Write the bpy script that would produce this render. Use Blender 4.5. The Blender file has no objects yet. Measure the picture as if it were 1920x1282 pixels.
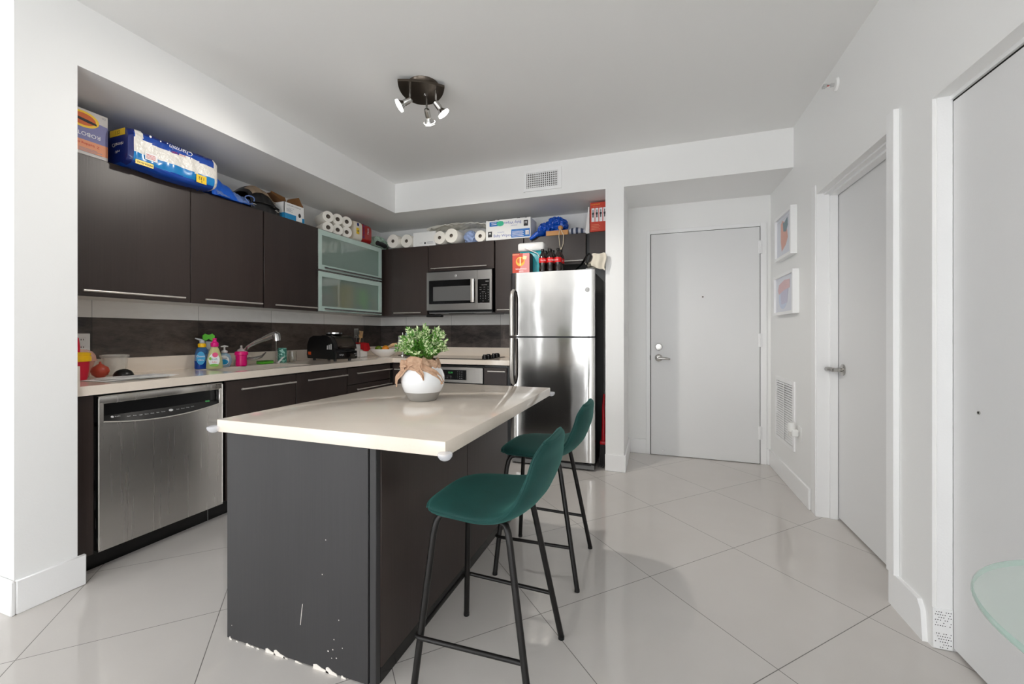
import bpy, bmesh, math, random
from mathutils import Vector, Matrix, noise
from math import pi, sin, cos, radians, sqrt
SC = bpy.context.scene
COL = SC.collection
V = Vector

# ------------------------------------------------------------------ materials
MATS = {}
def srgb(r, g, b):
    f = lambda c: (c/255/12.92) if c/255 <= .04045 else ((c/255+.055)/1.055)**2.4
    return (f(r), f(g), f(b), 1)
def mat(name, rgb=(200, 200, 200), rough=.5, metal=0, spec=.5, trans=0, alpha=1, emit=0, coat=0, sheen=0, ior=1.45):
    if name in MATS: return MATS[name]
    m = bpy.data.materials.new(name); m.use_nodes = True
    b = m.node_tree.nodes['Principled BSDF']
    c = srgb(*rgb)
    b.inputs['Base Color'].default_value = c
    b.inputs['Roughness'].default_value = rough
    b.inputs['Metallic'].default_value = metal
    b.inputs['Specular IOR Level'].default_value = spec
    b.inputs['Transmission Weight'].default_value = trans
    b.inputs['Alpha'].default_value = alpha
    b.inputs['IOR'].default_value = ior
    b.inputs['Coat Weight'].default_value = coat
    b.inputs['Sheen Weight'].default_value = sheen
    if emit:
        b.inputs['Emission Color'].default_value = c
        b.inputs['Emission Strength'].default_value = emit
    MATS[name] = m
    return m
class NT:
    """small node helper"""
    def __init__(s, m):
        s.t = m.node_tree; s.b = s.t.nodes['Principled BSDF']
    def n(s, typ, **kw):
        x = s.t.nodes.new(typ)
        for k, v in kw.items(): setattr(x, k, v)
        return x
    def l(s, a, b): s.t.links.new(a, b)
    def math(s, op, a, b=None, c=None):
        x = s.n('ShaderNodeMath', operation=op)
        for i, v in enumerate((a, b, c)):
            if v is None: continue
            if isinstance(v, (int, float)): x.inputs[i].default_value = v
            else: s.l(v, x.inputs[i])
        return x.outputs[0]
    def pos(s): return s.n('ShaderNodeNewGeometry').outputs['Position']
    def xyz(s, v):
        x = s.n('ShaderNodeSeparateXYZ'); s.l(v, x.inputs[0]); return x.outputs
    def mapping(s, v, scale=(1, 1, 1), rot=(0, 0, 0), loc=(0, 0, 0)):
        x = s.n('ShaderNodeMapping'); s.l(v, x.inputs[0])
        x.inputs['Scale'].default_value = scale; x.inputs['Rotation'].default_value = rot; x.inputs['Location'].default_value = loc
        return x.outputs[0]
    def noise(s, v, scale=5, detail=2, rough=.5, dist=0):
        x = s.n('ShaderNodeTexNoise'); s.l(v, x.inputs['Vector'])
        x.inputs['Scale'].default_value = scale; x.inputs['Detail'].default_value = detail
        x.inputs['Roughness'].default_value = rough; x.inputs['Distortion'].default_value = dist
        return x.outputs['Fac']
    def ramp(s, f, stops):
        x = s.n('ShaderNodeValToRGB'); s.l(f, x.inputs[0]); e = x.color_ramp.elements
        while len(e) < len(stops): e.new(.5)
        for k, (p, c) in enumerate(stops): e[k].position = p; e[k].color = c
        return x.outputs[0]
    def mix(s, f, a, b):
        x = s.n('ShaderNodeMix', data_type='RGBA')
        if isinstance(f, (int, float)): x.inputs[0].default_value = f
        else: s.l(f, x.inputs[0])
        for v, i in ((a, 6), (b, 7)):
            if isinstance(v, tuple): x.inputs[i].default_value = v
            else: s.l(v, x.inputs[i])
        return x.outputs[2]
    def bump(s, h, strength=.2, dist=.01):
        x = s.n('ShaderNodeBump'); s.l(h, x.inputs['Height'])
        x.inputs['Strength'].default_value = strength; x.inputs['Distance'].default_value = dist
        s.l(x.outputs[0], s.b.inputs['Normal'])
    def col(s, c): s.l(c, s.b.inputs['Base Color'])

# plain paint
def paint(name, rgb, rough=.6, amp=.0008):
    m = mat(name, rgb, rough, spec=.35); t = NT(m)
    t.bump(t.noise(t.pos(), 140, 2), .12, .002)
    return m
paint('wall_paint', (238, 238, 237), .55)
paint('ceiling_paint', (238, 238, 237), .8)
paint('reflection_grey', (128, 128, 127), .6)  # grey put on the unseen rear wall so the fridge reflects something darker
paint('trim_paint', (240, 240, 240), .3)
paint('door_paint', (226, 226, 226), .4)
mat('cabinet_white', (225, 225, 222), .4)

# floor: polished 60 cm tiles laid on the diagonal
m = mat('floor_tile', (205, 201, 197), .06, spec=.5); t = NT(m)
x, y, z = t.xyz(t.pos())
PER = .842
s1 = t.math('DIVIDE', t.math('SUBTRACT', t.math('ADD', x, y), 2.02), PER)
s2 = t.math('DIVIDE', t.math('SUBTRACT', t.math('SUBTRACT', x, y), -2.063), PER)
def line(s):
    f = t.math('FRACT', s)
    return t.math('GREATER_THAN', t.math('ABSOLUTE', t.math('SUBTRACT', f, .5)), .5-.0024)
g = t.math('MAXIMUM', line(s1), line(s2))
cell = t.n('ShaderNodeCombineXYZ'); t.l(t.math('FLOOR', s1), cell.inputs[0]); t.l(t.math('FLOOR', s2), cell.inputs[1])
wn = t.n('ShaderNodeTexWhiteNoise', noise_dimensions='2D'); t.l(cell.outputs[0], wn.inputs['Vector'])
cl = t.noise(t.mapping(t.pos(), (1, 1, 1)), 3.5, 6, .6)
c0 = t.mix(cl, srgb(200, 195, 190), srgb(210, 206, 202))
c1 = t.mix(t.math('MULTIPLY', wn.outputs[0], .35), c0, srgb(199, 194, 190))
t.col(t.mix(g, c1, srgb(112, 108, 104)))
t.l(t.math('ADD', .055, t.math('MULTIPLY', g, .5)), t.b.inputs['Roughness'])
t.bump(t.math('SUBTRACT', 1, g), .3, .001)

# espresso laminate with fine vertical grain
def espresso(name, a, b, rough):
    m = mat(name, a, rough, spec=.5); t = NT(m)
    g = t.noise(t.mapping(t.pos(), (160, 160, 3)), 1, 4, .65)
    g2 = t.noise(t.mapping(t.pos(), (6, 6, .8)), 1, 2)
    t.col(t.mix(t.math('MULTIPLY', t.math('ADD', g, g2), .5), srgb(*a), srgb(*b)))
    t.bump(g, .12, .002)
    return m
espresso('espresso_wood', (38, 31, 29), (66, 55, 51), .36)
espresso('espresso_panel', (38, 37, 38), (58, 57, 58), .5)
mat('black_plinth', (14, 13, 13), .22)
# stone worktop
m = mat('quartz_beige', (224, 211, 196), .09, spec=.5); t = NT(m)
a = t.noise(t.mapping(t.pos(), (1, 1.6, 1)), 3, 6, .65, .6)
s = t.noise(t.pos(), 260, 1)
t.col(t.mix(t.math('MULTIPLY', s, .35), t.mix(a, srgb(220, 206, 190), srgb(234, 223, 210)), srgb(240, 232, 222)))
# backsplash tiles
def splash(name, ca, cb, axis, off, rough):
    m = mat(name, ca, rough, spec=.5); t = NT(m)
    p = t.pos(); co = t.xyz(p)[axis]
    s = t.math('DIVIDE', t.math('SUBTRACT', co, off), .594)
    f = t.math('FRACT', s)
    ln = t.math('GREATER_THAN', t.math('ABSOLUTE', t.math('SUBTRACT', f, .5)), .5-.003)
    wn = t.n('ShaderNodeTexWhiteNoise', noise_dimensions='1D'); t.l(t.math('FLOOR', s), wn.inputs['W'])
    n1 = t.noise(t.mapping(p, (4, 4, 9)), 1.5, 8, .7, .4)
    n2 = t.noise(t.mapping(p, (1, 1, 6)), 30, 3, .6)
    k = t.math('ADD', t.math('MULTIPLY', n1, 2.0), t.math('ADD', t.math('MULTIPLY', n2, .5), t.math('MULTIPLY', wn.outputs[0], .45)))
    c = t.mix(t.math('SUBTRACT', k, 1.05), srgb(*ca), srgb(*cb))
    t.col(t.mix(t.math('MULTIPLY', ln, .7), c, srgb(*[int(q*.6) for q in ca])))
    t.bump(n2, .15, .002)
    return m
splash('slate_tile_side', (44, 38, 35), (104, 92, 84), 1, 1.448, .3)
splash('slate_tile_back', (46, 41, 40), (112, 102, 97), 0, -2.764, .28)
splash('white_tile_side', (232, 230, 227), (242, 241, 238), 1, 1.448, .3)
splash('white_tile_back', (232, 230, 227), (242, 241, 238), 0, -2.764, .3)
# brushed steel: ripples seen in the tall fridge doors, fine brushing elsewhere
def steel(name, rgb, rough, brush=(2, 2, 300), wave=0, aniso=.5):
    m = mat(name, rgb, rough, metal=1); t = NT(m)
    b = t.noise(t.mapping(t.pos(), brush), 1, 3, .6)
    t.l(t.math('ADD', rough-.015, t.math('MULTIPLY', b, .03)), t.b.inputs['Roughness'])
    if wave:
        w = t.noise(t.mapping(t.pos(), (2.6, 2.6, 2.2)), 1, 2, .5)
        t.bump(t.math('MULTIPLY', w, wave), 1, .02)
    return m
    return m
m = steel('fridge_steel', (200, 198, 195), .125, (90, 90, 2), .15); m.node_tree.nodes['Principled BSDF'].inputs['Anisotropic'].default_value = .93
tg = m.node_tree.nodes.new('ShaderNodeTangent'); tg.direction_type = 'RADIAL'; tg.axis = 'Z'; m.node_tree.links.new(tg.outputs[0], m.node_tree.nodes['Principled BSDF'].inputs['Tangent'])
m.node_tree.nodes['Principled BSDF'].inputs['Anisotropic Rotation'].default_value = .25
steel('brushed_steel', (178, 175, 171), .3, (90, 90, 3))
m = steel('dishwasher_steel', (226, 223, 219), .27, (90, 90, 2), .12); m.node_tree.nodes['Principled BSDF'].inputs['Anisotropic'].default_value = .9
tg = m.node_tree.nodes.new('ShaderNodeTangent'); tg.direction_type = 'RADIAL'; tg.axis = 'Z'; m.node_tree.links.new(tg.outputs[0], m.node_tree.nodes['Principled BSDF'].inputs['Tangent'])
m.node_tree.nodes['Principled BSDF'].inputs['Anisotropic Rotation'].default_value = .25
mat('handle_steel', (222, 218, 212), .3, metal=.75)
mat('chrome', (215, 215, 215), .08, metal=1)
mat('nickel', (190, 188, 184), .25, metal=1)
mat('dark_nickel', (92, 84, 76), .32, metal=1)
mat('black_metal', (26, 24, 23), .38, metal=.3)
mat('black_plastic', (18, 18, 19), .3)
mat('black_gloss', (10, 10, 11), .06)
mat('vent_inside', (84, 82, 80), .8)
mat('dark_gap', (10, 10, 10), .8)
mat('grey_plastic', (120, 120, 120), .45)
mat('silver_mark', (205, 205, 205), .4)
mat('white_plastic', (236, 236, 234), .35)
mat('white_glossy', (244, 244, 244), .12, coat=.3)
mat('paper_white', (240, 240, 238), .8)
mat('tissue', (242, 238, 229), .9)
mat('card_core', (120, 110, 100), .9)
mat('cardboard', (140, 98, 58), .85)
mat('cardboard_dark', (104, 70, 40), .85)
mat('lit_green', (70, 170, 90), .4, emit=.35)
mat('window_frame', (235, 235, 235), .4)
m = mat('bulb_face', (255, 250, 240), .3, emit=7)
m = mat('velvet', (8, 66, 62), .75, sheen=.35); t = NT(m)
n1 = t.noise(t.pos(), 9, 3, .6); n2 = t.noise(t.pos(), 420, 1)
t.col(t.mix(n1, srgb(2, 42, 40), srgb(10, 72, 67))); t.bump(n2, .25, .002)
t.b.inputs['Sheen Tint'].default_value = srgb(90, 170, 160); t.b.inputs['Sheen Roughness'].default_value = .4
# glass
def glass(name, rgb, rough=0, ior=1.45):
    return mat(name, rgb, rough, trans=1, ior=ior)
glass('clear_glass', (250, 252, 250), .01)
mat('table_glass', (200, 224, 214), .03, alpha=.24)
mat('table_glass_edge', (170, 204, 192), .05, alpha=.5)
mat('clear_pane', (235, 245, 240), .05, alpha=.04)
mat('clear_plastic', (240, 238, 232), .12, alpha=.3)
mat('guard_gel', (238, 240, 246), .12, alpha=.42)
m = mat('frosted_glass', (190, 214, 206), .3); t = NT(m)
out = t.t.nodes['Material Output']
def shader(typ, col, rough=None):
    x = t.n(typ); x.inputs['Color'].default_value = srgb(*col)
    if rough is not None: x.inputs['Roughness'].default_value = rough
    return x.outputs[0]
def mixs(f, a, b):
    x = t.n('ShaderNodeMixShader'); x.inputs[0].default_value = f; t.l(a, x.inputs[1]); t.l(b, x.inputs[2]); return x.outputs[0]
rf = t.n('ShaderNodeBsdfRefraction'); rf.inputs['Color'].default_value = srgb(205, 226, 218); rf.inputs['Roughness'].default_value = .14; rf.inputs['IOR'].default_value = 1.06
a = mixs(.45, rf.outputs[0], shader('ShaderNodeBsdfTranslucent', (205, 226, 218)))
a = mixs(.55, a, shader('ShaderNodeBsdfTransparent', (222, 244, 236)))
a = mixs(.26, a, shader('ShaderNodeBsdfDiffuse', (214, 236, 228)))
t.l(mixs(.13, a, shader('ShaderNodeBsdfGlossy', (255, 255, 255), .05)), out.inputs['Surface'])
m = mat('frosted_border', (198, 220, 212), .12, coat=.3)
mat('alu', (205, 208, 206), .25, metal=1)

# ------------------------------------------------------------------ mesh collector
class Part:
    def __init__(s, M=None):
        s.v = []; s.f = []; s.fm = []; s.mats = []; s.M = M
    def mi(s, m):
        if isinstance(m, str): m = MATS[m]
        if m not in s.mats: s.mats.append(m)
        return s.mats.index(m)
    def add(s, vs, fs, m, M=None):
        k = len(s.v); i = s.mi(m)
        for v in vs:
            v = V(v)
            if M is not None: v = M @ v
            if s.M is not None: v = s.M @ v
            s.v.append(v)
        for f in fs: s.f.append(tuple(q+k for q in f)); s.fm.append(i)
        return s
    def bm(s, bm, m, M=None):
        bm.verts.index_update()
        vs = [v.co.copy() for v in bm.verts]; fs = [[v.index for v in f.verts] for f in bm.faces]; bm.free()
        return s.add(vs, fs, m, M)
    def box(s, x0, x1, y0, y1, z0, z1, m, bev=0, seg=2, M=None):
        bm = bmesh.new(); bmesh.ops.create_cube(bm, size=1)
        sx, sy, sz = abs(x1-x0), abs(y1-y0), abs(z1-z0)
        bmesh.ops.scale(bm, vec=(sx, sy, sz), verts=bm.verts)
        if bev:
            bmesh.ops.bevel(bm, geom=list(bm.edges), offset=min(bev, .49*min(sx, sy, sz)), segments=seg, profile=.5, affect='EDGES')
        bmesh.ops.translate(bm, vec=((x0+x1)/2, (y0+y1)/2, (z0+z1)/2), verts=bm.verts)
        return s.bm(bm, m, M)
    def quad(s, a, b, c, d, m): return s.add([a, b, c, d], [(0, 1, 2, 3)], m)
    def ring_loft(s, rings, m, cap0=True, cap1=True, closed=True):
        n = len(rings[0]); vs = [p for r in rings for p in r]; fs = []
        for i in range(len(rings)-1):
            for j in range(n if closed else n-1):
                k = (j+1) % n
                fs.append((i*n+j, i*n+k, (i+1)*n+k, (i+1)*n+j))
        if cap0: fs.append(tuple(range(n))[::-1])
        if cap1: fs.append(tuple((len(rings)-1)*n+j for j in range(n)))
        return s.add(vs, fs, m)
    def cyl(s, p0, p1, r0, m, r1=None, seg=20, cap=True):
        return s.tube([p0, p1], [r0, r0 if r1 is None else r1], m, seg, cap)
    def tube(s, pts, r, m, seg=10, cap=True, flat=None):
        pts = [V(p) for p in pts]; n = len(pts)
        rs = r if isinstance(r, (list, tuple)) else [r]*n
        tan = []
        for i in range(n):
            d = (pts[min(i+1, n-1)]-pts[max(i-1, 0)])
            tan.append(d.normalized() if d.length > 1e-9 else V((0, 0, 1)))
        up = V((0, 0, 1)) if abs(tan[0].z) < .9 else V((1, 0, 0))
        a = tan[0].cross(up).normalized(); rings = []
        for i in range(n):
            a = (a - tan[i]*a.dot(tan[i])).normalized(); b = tan[i].cross(a)
            rings.append([pts[i]+(a*cos(2*pi*j/seg)+b*sin(2*pi*j/seg)*(flat or 1))*rs[i] for j in range(seg)])
        return s.ring_loft(rings, m, cap, cap)
    def lathe(s, prof, c, m, seg=32, M=None, cap0=True, cap1=True, mod=None):
        c = V(c); rings = []
        for r, z in prof:
            ring = []
            for j in range(seg):
                a = 2*pi*j/seg; q = r*(1 if mod is None else mod(a, z))
                p = V((q*cos(a), q*sin(a), z))
                ring.append((M @ p if M is not None else p)+c)
            rings.append(ring)
        return s.ring_loft(rings, m, cap0, cap1)
    def prism(s, poly, o, u, w, t, m):
        """polygon in the plane o + a*u + b*w, extruded by vector t"""
        o, u, w, t = V(o), V(u), V(w), V(t)
        A = [o+u*a+w*b for a, b in poly]; n = len(A)
        vs = A+[p+t for p in A]
        fs = [tuple(range(n))[::-1], tuple(range(n, 2*n))]+[(i, (i+1) % n, n+(i+1) % n, n+i) for i in range(n)]
        return s.add(vs, fs, m)
    def text(s, body, o, u, w, h, m, align='CENTER', lift=0, shear=0, width=None):
        cu = bpy.data.curves.new('t', 'FONT'); cu.body = body; cu.size = 1; cu.align_x = align; cu.align_y = 'CENTER'
        cu.resolution_u = 2; cu.shear = shear
        ob = bpy.data.objects.new('t', cu); COL.objects.link(ob)
        dg = bpy.context.evaluated_depsgraph_get(); me = bpy.data.meshes.new_from_object(ob.evaluated_get(dg))
        u, w, o = V(u).normalized(), V(w).normalized(), V(o); n = u.cross(w)
        k = h/.7
        xs = [v.co.x for v in me.vertices] or [0]
        kx = k if width is None else width/max(1e-6, max(xs)-min(xs))
        s.add([o+u*v.co.x*kx+w*v.co.y*k+n*lift for v in me.vertices], [tuple(p.vertices) for p in me.polygons], m)
        bpy.data.objects.remove(ob); bpy.data.meshes.remove(me); bpy.data.curves.remove(cu)
        return s
    def disc(s, c, u, w, r, m, seg=20, r2=None, a0=0, a1=2*pi):
        c, u, w = V(c), V(u).normalized(), V(w).normalized(); r2 = r2 or r
        return s.add([c+u*cos(a0+(a1-a0)*j/seg)*r+w*sin(a0+(a1-a0)*j/seg)*r2 for j in range(seg)], [tuple(range(seg))], m)
    def blob(s, c, rad, m, seed=0, amp=.25, freq=3, sub=4, floor=None, crease=False):
        bm = bmesh.new(); bmesh.ops.create_icosphere(bm, subdivisions=sub, radius=1); c = V(c)
        for v in bm.verts:
            d = v.co.normalized(); q = d*freq+V((seed*7.3, seed*3.1, seed*1.7))
            n = noise.fractal(q, 1, 2, 3) if not crease else (.5-abs(noise.noise(q)))*1.2+.3*(.5-abs(noise.noise(q*2.3)))
            v.co = V((d.x*rad[0], d.y*rad[1], d.z*rad[2]))*(1+amp*n)+c
            if floor is not None and v.co.z < floor: v.co.z = floor
        return s.bm(bm, m)
    def sheet(s, fn, nu, nv, m, thick=0):
        vs = [fn(i/(nu-1), j/(nv-1)) for i in range(nu) for j in range(nv)]
        fs = [(i*nv+j, i*nv+j+1, (i+1)*nv+j+1, (i+1)*nv+j) for i in range(nu-1) for j in range(nv-1)]
        if thick:
            bm = bmesh.new(); bv = [bm.verts.new(v) for v in vs]
            for f in fs: bm.faces.new([bv[k] for k in f])
            bmesh.ops.recalc_face_normals(bm, faces=bm.faces); bmesh.ops.solidify(bm, geom=list(bm.faces), thickness=thick)
            return s.bm(bm, m)
        return s.add(vs, fs, m)
    def build(s, name, parent=None, flat=False, angle=38, fix=True):
        me = bpy.data.meshes.new(name)
        if parent is not None: off = world_loc(parent)
        else:
            lo = V((min(v.x for v in s.v), min(v.y for v in s.v), min(v.z for v in s.v))); hi = V((max(v.x for v in s.v), max(v.y for v in s.v), 0))
            off = V(((lo.x+hi.x)/2, (lo.y+hi.y)/2, lo.z))
        me.from_pydata([v-off for v in s.v], [], s.f)
        for m in s.mats: me.materials.append(m)
        me.polygons.foreach_set('material_index', s.fm)
        if fix:
            bm = bmesh.new(); bm.from_mesh(me); bmesh.ops.recalc_face_normals(bm, faces=bm.faces); bm.to_mesh(me); bm.free()
        me.polygons.foreach_set('use_smooth', [not flat]*len(me.polygons))
        if not flat: me.set_sharp_from_angle(angle=radians(angle))
        me.update()
        o = bpy.data.objects.new(name, me); COL.objects.link(o)
        if parent is not None: o.parent = parent; OFF[o.name] = off
        else: o.location = off; OFF[o.name] = off
        return o
OFF = {}
def world_loc(o): return OFF[o.name]
def tag(o, label, cat=None, group=None, kind=None):
    if label: o['label'] = label
    if cat: o['category'] = cat
    if group: o['group'] = group
    if kind: o['kind'] = kind
    return o
def thing(name, label, cat, loc, group=None, kind=None):
    o = bpy.data.objects.new(name, None); COL.objects.link(o); o.location = loc; o.empty_display_size = .05
    OFF[o.name] = V(loc)
    return tag(o, label, cat, group, kind)
def dup(root, delta, label=None, rotz=None, name=None):
    """copy of a thing with copies of its parts and sub-parts"""
    r = root.copy(); COL.objects.link(r); r.location = root.location+V(delta)
    if rotz is not None: r.rotation_euler = (0, 0, rotz)
    if label: r['label'] = label
    for ch in list(root.children):
        c = ch.copy(); COL.objects.link(c); c.parent = r
        for g in ch.children:
            d = g.copy(); COL.objects.link(d); d.parent = c
    return r
def struct(o, label=None, cat=None):
    o['kind'] = 'structure'
    if label: o['label'] = label
    if cat: o['category'] = cat
    return o
X, Y, Z = V((1, 0, 0)), V((0, 1, 0)), V((0, 0, 1))
# ================================================================== ROOM SHELL
CEIL = 2.665; SOF = 2.372; XR = .962; XL = -3.13; YB = 4.135; CX = -2.48; SY = 3.508; YR = -5.5; WY0 = -5.3; WY1 = -1.9; XLL = -4.4
P = Part().box(XLL-.1, 1.4, YR-.1, 4.4, -.12, 0, 'floor_tile'); struct(P.build('floor'), 'polished pale grey floor of large square tiles laid diagonally', 'floor')
P = Part().box(XLL-.1, 1.4, YR-.1, 4.4, CEIL, CEIL+.12, 'ceiling_paint'); struct(P.build('ceiling'), 'flat white ceiling over the whole room', 'ceiling')
# living-room side wall whose end forms the pier left of the kitchen
P = Part().box(XLL-.1, CX, .905, 1.10, 0, CEIL, 'wall_paint'); struct(P.build('wall_left'), 'white wall ending in a pier left of the kitchen', 'wall')
P = Part().box(XL-.15, XL, 1.10, YB+.15, 0, CEIL, 'wall_paint'); struct(P.build('wall_kitchen_left'), 'white kitchen wall behind the left run of cabinets', 'wall')
P = Part().box(XL-.15, 1.4, YB, YB+.15, 0, CEIL, 'wall_paint'); struct(P.build('wall_back'), 'white back wall behind range, fridge and entry door', 'wall')
P = Part().box(-.392, -.242, SY, YB, 0, SOF, 'wall_paint'); struct(P.build('wall_fridge_side'), 'narrow white stub wall between fridge and entry', 'wall')
P = Part().box(XL, CX, 1.10, SY, SOF, CEIL, 'wall_paint').box(XL, XR, SY, YB, SOF, CEIL, 'wall_paint')
struct(P.build('ceiling_soffit'), 'dropped white soffit running round two sides over cabinets and entry', 'soffit')
# right wall in pieces: alcove part, lintel over the inner door, pier, wall over the closet, wall behind the camera
P = Part().box(XR, 1.25, 3.065, YB, 0, CEIL, 'wall_paint')
P.box(XR, 1.25, 2.19, 3.065, 2.03, CEIL, 'wall_paint')
P.box(XR, 1.25, 1.925, 2.19, 0, CEIL, 'wall_paint')
P.box(XR, 1.25, .2, 1.925, 2.012, CEIL, 'wall_paint')
P.box(XR, 1.25, YR, .2, 2.5, CEIL, 'wall_paint').box(XR, 1.25, YR, .2, 0, .06, 'wall_paint').box(XR, 1.25, YR, WY0, .06, 2.5, 'wall_paint').box(XR, 1.25, WY1, .2, .06, 2.5, 'wall_paint')
P.box(1.16, 1.25, 2.19, 3.065, 0, 2.03, 'wall_paint'); P.box(1.12, 1.25, .2, 1.925, 0, 2.012, 'wall_paint')
struct(P.build('wall_right'), 'white right-hand wall with the inner door and closet', 'wall')
# far end of the living room, behind the camera: left wall and window wall
P = Part().box(XLL-.1, XLL, YR, .905, 2.5, CEIL, 'wall_paint').box(XLL-.1, XLL, YR, .905, 0, .06, 'wall_paint').box(XLL-.1, XLL, YR, -5.2, .06, 2.5, 'wall_paint').box(XLL-.1, XLL, -2.2, .905, .06, 2.5, 'wall_paint'); struct(P.build('wall_living_side'), 'white side wall of the living area', 'wall')
def portal(w_, loc, rot):
    l = bpy.data.lights.new('window_portal', 'AREA'); l.shape = 'RECTANGLE'; l.size = w_; l.size_y = 2.44; l.cycles.is_portal = True
    o = bpy.data.objects.new('window_portal', l); COL.objects.link(o); o.location = loc; o.rotation_euler = rot
portal(3.0, (XLL-.12, -3.7, 1.28), (radians(90), 0, radians(-90)))  # unseen window added to brighten the right wall
P = Part().box(XLL-.07, XLL-.02, -5.2, -5.15, .06, 2.5, 'window_frame').box(XLL-.07, XLL-.02, -3.72, -3.67, .06, 2.5, 'window_frame').box(XLL-.07, XLL-.02, -2.25, -2.2, .06, 2.5, 'window_frame').box(XLL-.07, XLL-.02, -5.2, -2.2, .06, .12, 'window_frame'); struct(P.build('window_5'), 'window frame added in the living side wall for more light', 'window')
portal(WY1-WY0, (1.27, (WY0+WY1)/2, 1.28), (radians(90), 0, radians(90)))  # unseen window added to throw light onto the left kitchen run
P = Part()
for k in range(4): y = WY0+(WY1-WY0-.05)*k/3; P.box(1.16, 1.21, y, y+.05, .06, 2.5, 'window_frame')
P.box(1.16, 1.21, WY0, WY1, .06, .12, 'window_frame').box(1.16, 1.21, WY0, WY1, 2.44, 2.5, 'window_frame'); struct(P.build('window_4'), 'wide window frame added in the right wall to light the kitchen', 'window')
WINS = [(-3.94, -3.90), (-3.62, -3.52), (-2.10, -.45)]  # the two narrow slits are added to make bright streaks in the fridge
P = Part(); P.box(XLL, 1.25, YR-.1, YR, 2.5, CEIL, 'wall_paint'); P.box(XLL, 1.25, YR-.1, YR, 0, .06, 'wall_paint')
xs = [XLL]+[q for w in WINS for q in w]+[1.25]
for k in range(0, len(xs), 2): P.box(xs[k], xs[k+1], YR-.1, YR, .06, 2.5, 'reflection_grey' if xs[k] < -2.6 else 'wall_paint')
struct(P.build('wall_rear'), 'white wall with tall openings and a grey section added for fridge reflections', 'wall')
for k, (a, b) in enumerate(WINS):
    P = Part()
    fw_ = .05 if b-a > .5 else .012
    bars = [(a, a+fw_, .06, 2.5), (b-fw_, b, .06, 2.5), (a, b, .06, .12), (a, b, 2.44, 2.5)]
    if b-a > .5: bars += [(a+(b-a)*q/2-.025, a+(b-a)*q/2+.025, .06, 2.5) for q in (1,)]
    for (p, q, r, s_) in bars: P.box(p, q, YR-.07, YR-.02, r, s_, 'window_frame')
    struct(P.build('window_%d' % (k+1)), ('narrow slit added at the end of the rear wall for a fridge streak', 'second narrow slit added in the rear wall for a fridge streak', 'wide window frame in the rear wall')[k], 'window')
    portal(b-a, ((a+b)/2, YR-.12, 1.28), (radians(90), 0, 0))
# baseboards
BH = .14
def bb(name, boxes, label):
    P = Part()
    for b in boxes: P.box(*b, 0, BH, 'trim_paint', .004, 1)
    return struct(P.build(name), label, 'baseboard')
bb('baseboard_left', [(XLL, CX+.016, .889, .905), (CX, CX+.016, .905, 1.125)], 'tall white baseboard round the pier left of the dishwasher')
bb('baseboard_fridge_side', [(-.395, -.226, SY-.016, SY), (-.242, -.226, SY, YB)], 'white baseboard round the stub wall beside the fridge')
bb('baseboard_back', [(-.226, -.075, YB-.016, YB), (.93, XR, YB-.016, YB)], 'short white baseboards either side of the entry door')
bb('baseboard_right', [(XR-.016, XR, 3.15, YB-.016)], 'white baseboard under the return air grille')
P = Part(); P.prism([(2.185, 0), (2.185, .14), (1.985, .14), (1.962, .11), (1.95, 0)], (XR-.016, 0, 0), Y, Z, X*.016, 'trim_paint')
struct(P.build('baseboard_pier'), 'white baseboard with a chipped end beside the closet', 'baseboard')
# perforated corner bead exposed at the foot of the closet pier
P = Part().box(XR, 1.018, 1.918, 1.925, .002, .15, 'trim_paint', .001, 1)
random.seed(4)
for i in range(7):
    for j in range(14):
        if 6 <= j <= 7 or random.random() < .25: continue
        P.disc((XR+.006+i*.0068+(j % 2)*.003, 1.9172, .01+j*.0098), X, Z, .0017, 'dark_gap', 8)
struct(P.build('trim_1'), 'perforated metal corner bead left bare at the pier foot', 'corner bead')
# entry door ------------------------------------------------------------
D = struct(thing('door_1', 'flat white entry door with round deadbolt and lever handle', 'door', (.42, YB, 0)))
P = Part().box(-.034, .874, YB-.022, YB-.003, .006, 2.094, 'door_paint', .002, 1); slab = P.build('door_panel', D)
P = Part()
for b in ((-.076, -.040, 0, 2.135), (.880, .930, 0, 2.135), (-.04, .880, 2.100, 2.135)): P.box(b[0], b[1], YB-.014, YB, b[2], b[3], 'trim_paint', .002, 1)
P.box(-.040, -.034, YB-.004, YB, 0, 2.1, 'dark_gap').box(.874, .880, YB-.004, YB, 0, 2.1, 'dark_gap').box(-.04, .88, YB-.004, YB, 2.094, 2.1, 'dark_gap')
P.build('door_frame', D)
P = Part().box(-.042, -.036, YB-.02, YB-.012, .90, .945, 'black_metal'); P.build('strike_plate', D)
for z in (1.915, 1.094, .278):
    P = Part().box(.862, .892, YB-.024, YB-.013, z-.056, z+.056, 'trim_paint', .001, 1).cyl((.877, YB-.026, z-.058), (.877, YB-.026, z+.058), .006, 'trim_paint', seg=10); P.build('hinge', D)
P = Part().lathe([(.001, 0), (.033, 0), (.033, .006), (.028, .012), (.012, .014), (.001, .014)], (.036, YB-.022, 1.026), 'nickel', 28, Matrix.Rotation(pi/2, 4, 'X'))
P.cyl((.036, YB-.036, 1.026), (.036, YB-.046, 1.026), .012, 'chrome').box(.030, .060, YB-.05, YB-.044, 1.02, 1.032, 'nickel', .002, 1); P.build('deadbolt', D)
P = Part().lathe([(.001, 0), (.034, 0), (.034, .006), (.026, .012), (.001, .012)], (.036, YB-.022, .922), 'nickel', 28, Matrix.Rotation(pi/2, 4, 'X'))
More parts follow.
